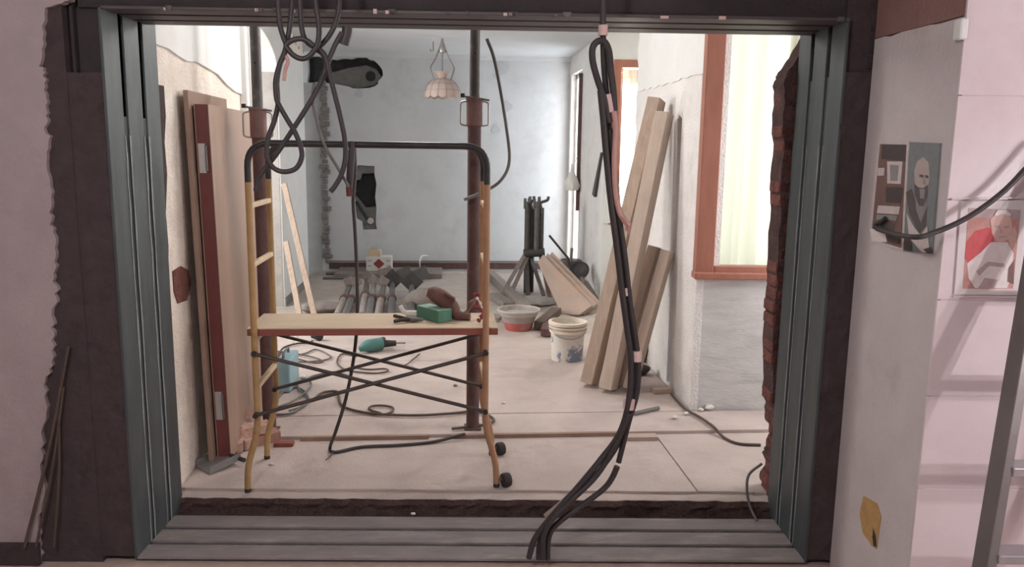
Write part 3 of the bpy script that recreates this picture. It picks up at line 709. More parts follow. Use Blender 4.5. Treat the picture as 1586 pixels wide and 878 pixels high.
# ================================================================== TIMBERS ON THE RIGHT
def timber(foot,top,w,h,mat,label,side=(0,0,0)):
    f=V(*foot); t=V(*top); d=(t-f).normalized(); m=MB()
    x=d.cross(V(.75,1,0)).normalized(); y=d.cross(x).normalized()
    c=(f+t)/2; m.obox(c,x*w/2,y*h/2,d*(t-f).length/2)
    return tag(m.build('timber_beam',mat,bevel=.003),label,'timber','timbers leaning on the right wall')
f1=PZ(915,597,.02); f2=PZ(938,600,.02); t1=PX(1031,152,XS-.075); t2=PX(1042,170,XS-.10)
timber((f1.x,f1.y+.05,.022),(t1.x-.02,f1.y+.27,t1.z),.085,.115,'timber','tallest rough timber leaning on the right wall, its top furthest back',)
timber((f2.x+.01,f2.y-.03,.022),(t2.x+.01,f2.y+.13,t2.z-.01),.085,.11,'timber_pale','long pale timber leaning just in front of the tallest one',)
f3=PZ(957,597,.02); f4=PZ(974,600,.02); t3=PY(1019,383,5.0); t4=PY(1032,386,4.93)
timber((f3.x+.01,f3.y+.06,.02),(t3.x-.01,f3.y+.14,t3.z),.07,.09,'timber','shorter timber leaning on the right wall, left of the short pair')
timber((f4.x+.0,f4.y-.02,.02),(t4.x,f4.y+.05,t4.z-.005),.065,.085,'timber_pale','shorter timber leaning on the right wall, right of the short pair')
# black bag and dark lumps behind them
def blob(name,mat,c,rx,ry,rz,seed,amp=.15,n=14,parent=None):
    r=random.Random(seed); ph=[r.uniform(0,6) for _ in range(6)]; m=MB(); vs=[]; q=n//2+2
    for j in range(q+1):
        t=math.pi*j/q
        for i in range(n):
            a=2*math.pi*i/n; k=1+amp*(math.sin(2*a+ph[0]+2*t)+.7*math.sin(3*a+ph[1]-t*3)+.5*math.sin(5*a+ph[2]+t*4))*math.sin(t)
            vs.append(V(c[0]+rx*k*math.sin(t)*math.cos(a),c[1]+ry*k*math.sin(t)*math.sin(a),max(c[2]+rz*math.cos(t)*(1+amp*.6*math.sin(3*a+ph[3])*math.sin(t)),c[2]-rz*.93)))
    fs=[(j*n+i,j*n+(i+1)%n,(j+1)*n+(i+1)%n,(j+1)*n+i) for j in range(q) for i in range(n)]
    m.add(vs,fs); return m.build(name,mat,parent,smooth=True)
bgp=PZ(1008,575,0); bt=thing('black_bag',V(bgp.x,bgp.y,0),'crumpled black bag on the floor behind the short timbers','bag')
blob('bag_body','bag_black',(bgp.x+.02,bgp.y+.28,.12),.11,.09,.13,3,parent=bt); blob('bag_neck','bag_black',(bgp.x+.06,bgp.y+.28,.27),.05,.05,.09,5,parent=bt)
p=PZ(1000,590,0); tag(blob('dark_stone','black_rubber',(p.x,p.y+.15,.037),.07,.05,.04,8),'dark lump of rubble beside the black bag','rubble')
p=PZ(966,580,0); rb=thing('red_tool',V(p.x,p.y+.12,0),'small red and black hand tool on the floor between the timber feet','tool')
MB().bar((p.x-.06,p.y+.12,.045),(p.x+.03,p.y+.12,.045),.03,.02).build('body','red_cloth',rb,bevel=.004); MB().bar((p.x-.05,p.y+.12,.068),(p.x+.0,p.y+.12,.068),.03,.025).build('grip','black_rubber',rb,bevel=.004); MB().bar((p.x-.05,p.y+.12,.012),(p.x+.04,p.y+.12,.012),.03,.024).build('blade','metal_light',rb)

# ================================================================== PENDANT LAMP
hk=PZ(685,58,CEIL); LY=hk.y; zb=PY(685,152,LY).z; zt_=PY(685,122,LY).z; zn=PY(685,113,LY).z; wl_=(PY(713,150,LY).x-PY(655,150,LY).x)/2
lt=thing('pendant_lamp',V(hk.x,LY,CEIL),'white scalloped glass pendant lamp hanging from the far ceiling','lamp')
cx,cy_=hk.x,LY; H_=zt_-zb
sc_=lambda a,h:1.0
ns=14
prof=[(wl_*(.18+.82*math.sin(t*math.pi/2)**.9), zt_-H_*(1-math.cos(t*math.pi/2))*.98) for t in [i/8 for i in range(9)]]
vs=[];n=ns*4
for i,(rr,z) in enumerate(prof):
    for k in range(n):
        a=2*math.pi*k/n; dz=(.02*abs(math.sin(a*ns/2))-.012) if i==len(prof)-1 else 0
        vs.append(V(cx+rr*math.cos(a),cy_+rr*math.sin(a),z-dz))
fs=[(i*n+k,i*n+(k+1)%n,(i+1)*n+(k+1)%n,(i+1)*n+k) for i in range(len(prof)-1) for k in range(n)]
sh=MB().add(vs,fs).build('shade','lamp_glass',lt,smooth=True)
for k in range(ns):
    a=2*math.pi*k/ns; MB().tube([V(cx+(rr+.002)*math.cos(a),cy_+(rr+.002)*math.sin(a),z) for rr,z in prof],.0014,4).build('leading','lead',sh)
for i in (4,6):
    rr,z=prof[i]; MB().tube([V(cx+(rr+.002)*math.cos(2*math.pi*k/24),cy_+(rr+.002)*math.sin(2*math.pi*k/24),z) for k in range(25)],.0014,4,cap=False).build('leading','lead',sh)
MB().lathe(V(cx,cy_,zt_-.01),[(wl_*.2,0),(wl_*.24,.01),(wl_*.3,.05),(wl_*.46,.08)],18,scal=lambda a,h:1+.12*math.sin(6*a)*(h>.06)).build('crown','lamp_glass',lt,smooth=True)
MB().tube([V(cx,cy_,zt_+.05),V(cx,cy_,CEIL-.02)],.006,6).build('stem','lead',lt)
MB().lathe(V(cx,cy_,CEIL-.16),[(.002,0),(.03,.01),(.04,.05),(.02,.1),(.012,.15)],14).build('pulley','metal_light',lt,smooth=True)
for sg in (-1,1):
    w=wl_*.62; m=MB(); m.tube(cat_rom([V(cx+sg*.01,cy_,CEIL-.05),V(cx+sg*w*.55,cy_,CEIL-.2),V(cx+sg*w*.95,cy_,(CEIL+zt_)/2-.08),V(cx+sg*w*.98,cy_,zt_+.08),V(cx+sg*wl_*.42,cy_,zt_-.03)],6),.008,6); m.build('curved_arm','lead',lt,smooth=True)
p=PY(671,74,LY); m=MB(); m.tube([V(p.x,LY,p.z+.06),V(p.x,LY,p.z-.03),V(p.x-.025,LY,p.z-.035),V(p.x-.03,LY,p.z-.01)],.006,6); m.build('hook','lead',lt,smooth=True)

# ================================================================== THINGS ON THE SCAFFOLD PLANK
def on_plank(px,py): return PZ(px,py,zp)
p=on_plank(672,496); g_=thing('green_box',V(p.x,p.y,zp),'green rectangular box on the scaffold plank','box')
ax=Matrix.Rotation(R_(128),3,'Z')@V(1,0,0); ay=Matrix.Rotation(R_(90),3,'Z')@ax
c=V(p.x+.0,p.y+.02,zp+.029); m=MB(); m.obox(c,ax*.085,ay*.04,V(0,0,.028)); m.build('body','green_box',g_,bevel=.004)
MB().obox(c+V(0,0,.0285),ax*.083,ay*.038,V(0,0,.0015)).build('lid','green_top',g_,bevel=.001)
def pl3(px,py,Y,dz=0): q=PY(px,py,Y); return V(q.x,q.y,max(q.z,zp+dz))
pt=thing('leather_pouch',V(PY(700,480,3.66).x,3.66,zp),'brown leather tool pouch slumped over the green box on the plank','pouch')
pth=cat_rom([pl3(662,452,3.66),pl3(672,455,3.66),pl3(686,463,3.66),pl3(698,474,3.65),pl3(706,486,3.64,.02),pl3(716,495,3.63,.018),pl3(728,494,3.62,.018)],5)
rr=[.020+.020*math.sin(min(1,i/9)*math.pi/2) if i<14 else max(.018,.040-.0016*(i-13)) for i in range(len(pth))]
MB().tube(pth,rr,12).build('body','leather',pt,smooth=True)
MB().tube(cat_rom([pl3(690,455,3.63),pl3(698,460,3.62),pl3(703,463,3.62),pl3(699,470,3.62)],4),.008,8).build('buckle_strap','leather',pt,smooth=True)
MB().tube(cat_rom([pl3(716,496,3.62,.014),pl3(724,482,3.64,.02),pl3(730,470,3.66),pl3(738,462,3.68)],4),[.012+.004*math.sin(i) for i in range(13)],8).build('belt_loop','leather',pt,smooth=True)
rc=thing('red_cloth',V(PY(740,480,3.60).x,3.60,zp),'dark red and white cloth bundled at the right end of the plank','cloth')
MB().tube(cat_rom([pl3(734,458,3.58),pl3(740,455,3.58),pl3(742,466,3.58),pl3(738,476,3.57),pl3(745,480,3.57),pl3(746,492,3.56,.012),pl3(740,498,3.55,.012)],4),[.008+.004*math.sin(i*1.7) for i in range(25)],8).build('fold','red_cloth',rc,smooth=True)
MB().tube(cat_rom([pl3(738,460,3.57),pl3(744,470,3.57),pl3(747,482,3.57),pl3(741,490,3.56,.01)],4),[.005+.003*math.sin(i*2.1) for i in range(13)],8).build('white_fold','cloth_white',rc,smooth=True)
tl=thing('hand_pliers',V(on_plank(632,500).x,3.56,zp),'dark hand pliers with black grips lying on the plank','pliers')
for sg,(a,b) in ((0,((611,493),(636,499))),(1,((611,502),(636,499)))):
    qa,qb=on_plank(*a),on_plank(*b); MB().tube(cat_rom([qa+V(0,0,.012),(qa+qb)/2+V(0,.006*(1 if sg else -1),.014),qb+V(0,0,.012)],5),.0085,8).build('grip','black_rubber',tl,smooth=True)
qa,qb=on_plank(636,499),on_plank(655,499); MB().tube([qa+V(0,0,.012),qb+V(0,0,.012)],[.014,.006],8).build('jaw','metal_dull',tl,smooth=True)
sp=thing('white_bottle',V(on_plank(632,492).x,3.64,zp),'small white plastic bottle with bent neck on the plank','bottle')
qa=on_plank(646,491); MB().tube([qa+V(.015,0,.016),qa+V(-.05,-.0,.018)],.015,10).build('bottle_body','white_plastic',sp,smooth=True)
MB().tube(cat_rom([qa+V(-.045,0,.018),qa+V(-.066,0,.03),qa+V(-.078,0,.055)],4),.011,10).build('neck','white_plastic',sp,smooth=True)

# ================================================================== BUCKET, TUB
def bucket():
    b=PZ(878,556); w=(PZ(905,556).x-PZ(853,556).x)/2; R=w*1.02; zt=.29
    t=thing('plastic_bucket',V(b.x,b.y,0),'white plastic bucket smeared with grey paint on the floor','bucket')
    MB().lathe(V(b.x,b.y,0),[(R*.9,.001),(R*.97,.2),(R*.985,zt-.06)],28,caps=(True,False)).build('body','bucket_white',t,smooth=True)
    for z0,z1,k in ((zt-.085,zt-.055,1.06),(zt-.05,zt-.03,1.1),(zt-.028,zt,1.12)):
        MB().lathe(V(b.x,b.y,0),[(R*.98,z0),(R*k,z0+.004),(R*k,z1-.004),(R*.98,z1)],28).build('rim_ring','white_cream',t,smooth=True)
    MB().lathe(V(b.x,b.y,0),[(R*.985,zt-.06),(R*1.0,zt),(R*.95,zt),(R*.93,zt-.1),(.001,zt-.1)],28).build('inside','white_cream',t,smooth=True)
    blob('cement_lump','cement',(b.x+.03,b.y+.03,zt-.07),.05,.05,.05,4,parent=t)
    m=MB(); m.tube([V(b.x+R*1.08*math.cos(a),b.y+R*1.08*math.sin(a),zt-.04-.07*max(0,math.sin((a-math.pi)))) for a in [math.pi+i*math.pi/16 for i in range(17)]],.004,6); m.build('wire_handle','metal_light',t,smooth=True)
bucket()
b=PZ(803,510); Rt=(PY(836,480,b.y).x-PY(770,480,b.y).x)/2; ztb=PY(803,478,b.y).z
t=thing('mixing_tub',V(b.x,b.y,0),'grey mixing tub with worn red base holding cement','tub')
MB().lathe(V(b.x,b.y,0),[(Rt*.6,.001),(Rt*.64,.03),(Rt*.93,ztb-.01)],26,caps=(True,False)).build('body','tub_grey',t,smooth=True)
MB().lathe(V(b.x,b.y,0),[(Rt*.6,.0005),(Rt*.735,.075),(Rt*.72,.078)],26).build('red_base','tub_red',t,smooth=True)
MB().lathe(V(b.x,b.y,0),[(Rt*.93,ztb-.02),(Rt*1.02,ztb-.012),(Rt*1.02,ztb),(Rt*.95,ztb),(Rt*.88,ztb-.05)],26,scal=lambda a,h:1+.012*math.sin(5*a)).build('rim','tub_rim',t,smooth=True)
MB().lathe(V(b.x,b.y,0),[(Rt*.9,ztb-.04),(Rt*.5,ztb-.03),(.001,ztb-.02)],26).build('cement_fill','cement',t,smooth=True)

# ================================================================== FAR END OF THE ROOM
# white box with red diamond and small box on top, by the back skirting
p=PY(588,418,9.6); k=9.6/FPX
bx=thing('hazard_box',V(p.x,9.6,p.z),'white box with a red diamond mark by the back skirting','box')
zb_=max(.01,p.z); hw=20*k*.97; hh=22*k
# a low board carries the box
bd=MB(); bd.box(p.x-.5,p.x+.75,9.3,9.84,.006,zb_-.0005); tag(bd.build('ledge_plank','wood_grey',bevel=.004),'dusty grey plank on the floor under the white box','plank')
MB().box(p.x-hw,p.x+hw,9.5,9.7,zb_,zb_+hh).build('carton','white_plastic',bx,bevel=.006)
m=MB(); q=.062; m.add([(p.x,9.4985,zb_+hh*.52+q),(p.x+q*1.08,9.4985,zb_+hh*.52),(p.x,9.4985,zb_+hh*.52-q),(p.x-q*1.08,9.4985,zb_+hh*.52)],[(0,1,2,3)]); m.build('red_diamond','diamond_red',bx)
for sx in (-1,1):
    for dz in (.03,-.03):
        m=MB(); m.add([(p.x+sx*.11-.025,9.4985,zb_+hh*.55+dz-.004),(p.x+sx*.11+.025,9.4985,zb_+hh*.55+dz-.004),(p.x+sx*.11+.025,9.4985,zb_+hh*.55+dz+.004),(p.x+sx*.11-.025,9.4985,zb_+hh*.55+dz+.004)],[(0,1,2,3)]); m.build('print_line','alu_dark',bx)
sb=thing('small_carton',V(p.x-.06,9.6,zb_+hh),'small yellowish carton on top of the white box','carton')
MB().box(p.x-.13,p.x+.02,9.53,9.67,zb_+hh+.0005,zb_+hh+.075).build('carton','plank_top',sb,bevel=.004); MB().box(p.x-.1,p.x-.01,9.55,9.65,zb_+hh+.075,zb_+hh+.095).build('flap','timber_pale',sb)
# pipes along the back skirting
for i,(a,b,Y,r_) in enumerate([((505,424),(605,418),9.45,.02),((500,430),(592,428),9.25,.014),((600,416),(735,409),9.5,.012)]):
    qa,qb=PZ(*a,.03),PZ(*b,.03)
    tag(MB().tube([V(qa.x,qa.y,r_+.012),V(qb.x,qb.y,r_+.012)],r_,8).build('floor_pipe','cable_grey' if i else 'metal_dull',smooth=True),['grey pipe lying on the floor left of the white box','thin dark rod lying in front of the grey pipe by the back wall','thin pipe along the back skirting right of the white box'][i],'pipe','pipes along the back wall')
pts=[PZ(x,y,.012) for x,y in [(736,424),(715,422),(690,421),(672,420),(655,416)]]+[PY(650,408,9.5),PY(653,397,9.6),PY(662,396,9.7)]
for q in pts: q.y=min(q.y,9.78)
tag(MB().tube(cat_rom(pts,5),.010,6).build('white_cable','white_plastic',smooth=True),'white cable curling up the back skirting','cable')
# props lying on the floor, base plates at the far end
r=random.Random(31)
lay=[((522,489),(541,452),0,'grey prop lying at the left end of the row of props'),((534,490),(551,452),1,'second prop from the left in the row of props on the floor'),((561,488),(569,443),0,'third prop from the left, lying under the hanging cable'),
 ((571,490),(579,450),1,'fourth prop from the left, pale tube on the floor'),((585,490),(594,452),0,'pale prop on the floor just left of the dark-plated pair'),((606,494),(608,448),2,'prop on the floor with a large dark square plate'),((637,492),(638,452),2,'prop with dark square plate, nearest to the sack')]
for i,(a,b,mk,lab) in enumerate(lay):
    pa=PZ(*a,.05); pb_=PZ(*b,.05); R=.036; d_=V(pb_.x-pa.x,pb_.y-pa.y,0); d_.normalize()
    za=.045; t=thing('lying_prop',V(pa.x,pa.y,.01),lab,'prop','props lying on the far floor')
    A=V(pa.x,pa.y,za); B=V(pb_.x,min(pb_.y,9.1),za+.06)
    mid=A*.45+B*.55
    MB().tube([A,mid],R,10).build('outer_tube',['wood_grey','metal_dull','prop_grey'][mk],t,smooth=True)
    MB().tube([mid,B],R*.78,10).build('inner_tube',['metal_dull','metal_light','prop_grey'][mk],t,smooth=True)
    MB().tube([mid-d_*.06,mid+d_*.03],R*1.25,10).build('collar','prop_rust',t,smooth=True)
    s_=.085 if mk==2 else .05; ang=R_(45 if mk==2 else 20+10*i); dn=(B-A).normalized(); x_=dn.cross(V(0,0,1)).normalized(); y_=x_.cross(dn)
    ux=x_*math.cos(ang)+y_*math.sin(ang); uy=-x_*math.sin(ang)+y_*math.cos(ang)
    MB().obox(B+dn*.004+V(0,0,.05),ux*s_,uy*s_,dn*.006).build('base_plate','prop_dark' if mk==2 else 'wood_grey',t,bevel=.002)
for i,(x,y,a) in enumerate([(627,436,20),(653,440,25),(598,446,15)]):
    q=PY(x,y,9.15); m=MB(); m.obox(V(q.x,9.15,max(q.z,.09)),V(.08*math.cos(R_(a)),0,.08*math.sin(R_(a))),V(-.07*math.sin(R_(a)),.02,.07*math.cos(R_(a))),V(0,.006,0))
    tag(m.build('steel_plate','prop_grey' if i<2 else 'wood_grey',bevel=.002),['square steel plate standing behind the dark-plated prop','square pale steel plate standing behind the sack','square steel plate standing left of the dark plates'][i],'plate','loose plates behind the props')
p=PZ(655,487,0); tag(blob('cement_sack','sack',(p.x,p.y+.2,.105),.17,.14,.11,6,.08),'pale cement sack lying beside the props','sack')
p=PZ(515,489,0); tag(blob('rubble_heap','wood_grey',(p.x-.08,p.y+.15,.05),.22,.12,.055,16,.12),'low grey heap of rubble at the left end of the props','rubble')
# battens on the left wall
for i,(a,b,lab) in enumerate([((487,489),(440,285),'longer pale batten leaning on the far left wall'),((464,489),(443,375),'shorter pale batten leaning on the far left wall')]):
    f=PZ(*a,.02); q=PX(*b,XF+.03); m=MB(); m.bar((f.x,f.y,.025),(XF+.03,max(q.y,f.y+.1),q.z),.05,.035,up=(0,1,0)); tag(m.build('wood_batten','timber',bevel=.003),lab,'batten','battens on the far left wall')
# bundle of trestle stands
p=PZ(824,456); st_=thing('trestle_stand',V(p.x,p.y,.0),'bundle of dark steel trestle stands with forked tops and splayed feet','stand')
Ys=p.y; zt3=PY(822,322,Ys).z; k=Ys/FPX
for i,(dx,dy,mt,r_) in enumerate([(-9,0,'prop_dark',.032),(-2,.05,'prop_dark',.034),(5,-.03,'prop_grey',.03),(13,.03,'prop_grey',.028)]):
    x=p.x+dx*k; z0=.02 if i<2 else .42
    tb=MB().tube([V(x,Ys+dy,z0),V(x,Ys+dy,zt3)],r_,10).build('tube',mt,st_,smooth=True)
    MB().tube(cat_rom([V(x,Ys+dy,zt3-.02),V(x-.01,Ys+dy,zt3+.05),V(x+(.02 if i<3 else .06),Ys+dy,zt3+.06+.02*i%.04),V(x+(.02 if i<3 else .07),Ys+dy,zt3+.12)],3),.016,8).build('fork','prop_grey',tb,smooth=True)
    MB().tube([V(x-.03,Ys+dy,zt3-.01),V(x-.03,Ys+dy,zt3+.1)],.015,8).build('fork','prop_grey',tb,smooth=True)
for i,(a,b) in enumerate([((812,392),(776,458)),((816,395),(790,458)),((822,400),(842,458)),((836,392),(852,464)),((840,396),(862,455)),((815,398),(818,466))]):
    q=PZ(*b,.02); m=MB(); m.bar(V(p.x+(a[0]-824)*k,Ys+(.02*i-.04),PY(a[0],a[1],Ys).z),V(q.x,min(q.y,Ys+.15),.022),.04,.03,up=(0,1,0)); m.build('foot',['wood_grey','wood_grey','prop_grey','prop_rust','prop_dark','prop_dark'][i],st_)
MB().tube([V(p.x-.1,Ys-.03,PY(815,392,Ys).z),V(p.x+.12,Ys-.03,PY(838,390,Ys).z)],.045,8).build('hub','prop_dark',st_,smooth=True)
# leaning panels (three boards in a fan)
def quadboard(c4,th,name,mat,label,group):
    a,b,c,d_=[V(*q) for q in c4]; n=(b-a).cross(d_-a).normalized(); 
    if n.y>0: n=-n
    m=MB(); m.hexa([a,b,c,d_]+[q-n*th for q in (a,b,c,d_)]); return tag(m.build(name,mat,bevel=.003),label,'board',group)
L0,D0,T0=PZ(869,489,.004),PZ(897,491,.004),PY(841,394,7.75)
nb=(D0-L0).cross(T0-L0).normalized(); nb=nb if nb.y<0 else -nb
for i in range(3):
    o0=L0-nb*(.034*i); pg_=[PP(x+7*i,y-2.2*i,o0,nb) for x,y in [(841,394),(833,406),(869,489),(897,491),(917,473)]]
    for q in pg_: q.z=max(q.z,.03 if i else .026)
    m=MB(); n5=len(pg_); m.add(pg_+[q-nb*.026 for q in pg_],[tuple(range(n5)),tuple(range(2*n5-1,n5-1,-1))]+[(k,(k+1)%n5,n5+(k+1)%n5,n5+k) for k in range(n5)])
    tag(m.build('leaning_board','board_pink',bevel=.002),['front pinkish board of the leaning stack beside the trestle stands','middle board of the leaning stack beside the trestle stands','rear board of the leaning stack beside the trestle stands'][i],'board','boards leaning by the trestle stands')
# wood pieces behind the tub
for i,(a,b,w,h,lab) in enumerate([((757,418),(815,473),.09,.09,'thick grey timber on the floor behind the scaffold post and tub'),((762,455),(790,470),.14,.05,'flat grey offcut left of the mixing tub'),((835,500),(862,478),.09,.07,'dark timber offcut between tub and bucket'),((846,512),(852,490),.09,.06,'short block beside the mixing tub'),((772,488),(764,494),.1,.04,'small wood offcut on the floor left of the mixing tub')]):
    qa,qb=PZ(*a,h),PZ(*b,h); m=MB(); m.bar(V(qa.x,qa.y,h/2+.012),V(qb.x,qb.y,h/2+.012),w,h); tag(m.build('wood_offcut',['wood_grey','wood_grey','wood_dark','prop_rust','wood_grey'][i],bevel=.004),lab,'wood','wood offcuts around the tub')
p=PZ(826,476,0); tag(blob('rubble_heap','cement',(p.x,p.y+.15,.035),.26,.22,.04,19,.1),'low pale rubble heap behind the mixing tub','rubble')
# shovel, pan, hammer and rod against the far right wall
pn=PY(897,418,7.95); t=thing('mortar_pan',V(pn.x,7.95,.0),'dark round mortar pan leaning at the far right wall','pan')
ax_=V(-.25,-.75,.65).normalized()
MB().lathe(V(pn.x,7.95,pn.z),[(.001,-.06),(.06,-.058),(.095,-.03),(.105,0),(.098,.0),(.085,-.025),(.001,-.045)],22,axis=ax_).build('bowl','prop_dark',t,smooth=True)
qa=PY(900,425,7.9); qb=PZ(930,470,.03)
MB().tube([V(qa.x,7.9,qa.z-.03),V(qb.x,qb.y+.15,.05)],.02,8).build('handle','wood_grey',t,smooth=True)
hm=thing('sledge_hammer',V(PZ(928,468).x,PZ(928,468).y,.01),'hammer with pale wooden shaft lying under the mortar pan','hammer')
qa=PY(908,436,7.75); qb=PZ(929,470,.03); MB().tube([V(qa.x,7.75,qa.z),V(qb.x,qb.y,.035)],.018,8).build('shaft','wood_grey',hm,smooth=True)
MB().bar(V(qb.x-.02,qb.y-.07,.035),V(qb.x+.02,qb.y+.07,.035),.05,.05).build('head','prop_dark',hm,bevel=.006)
qa=PY(851,365,8.2); qb=PY(880,400,8.3); tag(MB().tube([V(qa.x,8.2,qa.z),V(qb.x,8.3,qb.z),V(PY(892,412,8.34).x,8.34,.02)],.013,8).build('steel_rod','prop_dark',smooth=True),'dark steel rod leaning above the boards by the far right wall','rod')
pk=PY(885,405,8.7); t=thing('grey_bucket',V(pk.x,8.75,0),'small grey bucket standing behind the boards in the corner','bucket')
zk=PY(885,402,8.75).z; MB().lathe(V(pk.x,8.75,0),[(.09,.008),(.115,zk-.02),(.125,zk-.02),(.125,zk),(.11,zk),(.10,zk-.05),(.001,zk-.05)],20,caps=(True,False)).build('body','metal_dull',t,smooth=True)
MB().tube([V(pk.x,8.75,zk-.06),V(pk.x+.01,8.75,zk+.13)],.016,8).build('stirring_stick','wood_grey',t,smooth=True)
# dark pole and white bag by the french window, black strap
qa,qb=PY(897,118,yw0-.03),PY(895,326,yw0-.03)
po=thing('window_pole',V(XR-.02,yw0-.03,qb.z),'dark red vertical pole beside the far french window','pole')
MB().box(XR-.035,XR-.002,yw0-.06,yw0-.0,qb.z,qa.z).build('pole','prop_rust',po); MB().box(XR-.04,XR-.001,yw0-.065,yw0+.0,qa.z,qa.z+.03).build('bracket','prop_dark',po)
q=PY(892,278,yw0-.12); bgw=thing('hanging_bag',V(XR-.06,yw0-.12,q.z),'white plastic bag hanging from the dark pole','bag')
MB().lathe(V(XR-.1,yw0-.1,q.z-.13),[(.002,0),(.07,.01),(.085,.06),(.06,.14),(.02,.22),(.012,.3)],12,scal=lambda a,h:1+.15*math.sin(4*a+h*20),caps=(True,True)).build('bag_body','cloth_white',bgw,smooth=True)
MB().tube([V(XR-.1,yw0-.1,q.z+.15),V(XR-.02,yw0-.03,q.z+.28)],.005,6).build('bag_string','white_plastic',bgw)
qa,qb=PX(934,236,XR),PX(924,305,XR); m=MB(); m.hexa([V(XR-.004,qb.y-.02,qb.z),V(XR-.03,qb.y-.02,qb.z),V(XR-.03,qb.y+.10,qb.z+.02),V(XR-.004,qb.y+.10,qb.z+.02),V(XR-.004,qa.y-.02,qa.z),V(XR-.02,qa.y-.02,qa.z),V(XR-.02,qa.y+.03,qa.z),V(XR-.004,qa.y+.03,qa.z)])
tag(m.build('black_strap','prop_dark'),'dark blade-like strap hanging on the wall stub beside the cables','strap')
q=PY(941,345,7.59); m=MB(); m.box(q.x-.035,q.x+.03,7.56,7.598,q.z,PY(941,300,7.59).z); tag(m.build('wall_bead','plaster_white'),'white plaster corner bead hanging off the wall stub','bead')
# loose rubble
r=random.Random(77)
spots=[(1098,634,.035),(1063,642,.02),(1045,648,.02),(632,548,.022),(470,586,.03),(1022,604,.018),(780,625,.012),(910,560,.02),(705,598,.016),(640,797,.012),(845,783,.018),(1098,655,.012),(918,555,.012),(1085,636,.02),(420,720,.012)]
labs=['white plaster chunk at the foot of the window wall','white flat chip left of the chunk by the window wall','white chip on the floor near the short metal bar','white pebble on the floor right of the green drill','white crumb beside the blue tool case','white crumb at the feet of the short timbers','tiny white chip on the bare floor right of the scaffold','pale crumb right of the bucket','dark crumb on the floor between scaffold braces','crumb on the steel sill','white crumb beside the cable bundle above the sill','crumb on the floor below the white chunk','smallest pale crumb on the floor right of the bucket','second white chunk at the foot of the window wall','crumb on the floor beside the left scaffold foot']
for i,((x,y,s_),lb) in enumerate(zip(spots,labs)):
    z=ZN if y>770 else (-.02 if y>672 else 0.003); s_*=.75; q=PZ(x,y,z); tag(blob('plaster_chip','stone_white' if i!=8 else 'wood_grey',(q.x,q.y,z+s_*.55),s_*1.2,s_,s_*.6,i+40,.22,8),lb,'rubble','loose chips on the floor')
qa,qb=PZ(982,641,.012),PZ(1020,632,.012); tag(MB().tube([V(qa.x,qa.y,.014),V(qb.x,qb.y,.014)],.012,8).build('metal_bar','cable_grey',smooth=True),'short dark metal bar on the floor behind the cable bundle','bar')
q=PZ(1024,608,0); m=MB(); m.obox(V(q.x,q.y,.018),V(.06,.01,0),V(-.006,.035,0),V(0,0,.016)); tag(m.build('floor_offcut','board_pink',bevel=.003),'pale offcut on the floor at the corner of the window wall','wood')
for i,(a,b) in enumerate([((404,690),(460,691))]):
    q=PZ(440,690,-.02); m=MB(); m.obox(V(q.x,q.y,-.009),V(.05,0,0),V(0,.022,0),V(0,0,.010)); tag(m.build('wood_block','plank_edge',bevel=.002),'small red-brown wood block on the floor right of the brick heap','wood')
# slab lips over the step in the floor
for (x0,x1,y) in ((470,664,671),(700,960,674),(968,1024,686)):
    a,b=PZ(x0,y,-.01),PZ(x1,y,-.01); yy=min(a.y,b.y) ; m=MB(); m.box(a.x,b.x,4.075 if y<680 else 4.0,4.1 if y<680 else 4.06,-.0195,.0015); tag(m.build('lip_board','panel_brown' if y<680 else 'board_pink'),{470:'brown wood strip along the floor step under the scaffold',700:'brown wood strip along the floor step right of the prop',968:'short pale strip in front of the floor step beside the cables'}[x0],'strip','strips along the floor step')
# brick heap and dustpan at the lower left
r=random.Random(55)
hp=[((352,700),.0,10,'front left pink brick of the heap by the door'),((372,692),.0,-30,'middle pink brick of the heap by the door'),((408,686),.0,35,'right pink brick of the heap, tilted beside the scaffold post'),((360,690),.055,-15,'pink brick on top of the heap by the door'),((392,690),.055,25,'upper right pink brick of the heap by the door'),((376,680),.11,5,'topmost pink brick fragment of the heap by the door')]
for i,(pp,z,ang,lb) in enumerate(hp):
    q=PZ(*pp,-.02); a=R_(ang); s_=1 if i<5 else .6
    m=MB(); m.obox(V(q.x,q.y+.02*i*.3,-.02+z+.026),V(math.cos(a),math.sin(a),.06)*.078*s_,V(-math.sin(a),math.cos(a),0)*.04,V(0,0,.026)); tag(m.build('pink_brick','brick_pink' if i!=2 else 'brick_rosy',bevel=.004),lb,'brick','pink bricks heaped by the door')
q=PZ(337,722,-.02); dp=thing('dustpan',V(q.x,q.y,-.02),'grey metal dustpan lying on the floor below the door leaf','dustpan')
m=MB(); m.obox(V(q.x,q.y,.0),V(.055,.06,.012),V(-.05,.045,.004),V(0,0,.003)); m.build('pan','dustpan',dp)
for s1 in (-1,1):
    m=MB(); m.obox(V(q.x,q.y,.014)+V(-.05,.045,0)*s1,V(.055,.06,.012),V(-.002,.002,0),V(0,0,.014)); m.build('side_lip','dustpan',dp)
MB().tube([V(q.x+.05,q.y+.05,.015),V(q.x+.13,q.y-.01,.012)],.011,8).build('handle','black_rubber',dp,smooth=True)
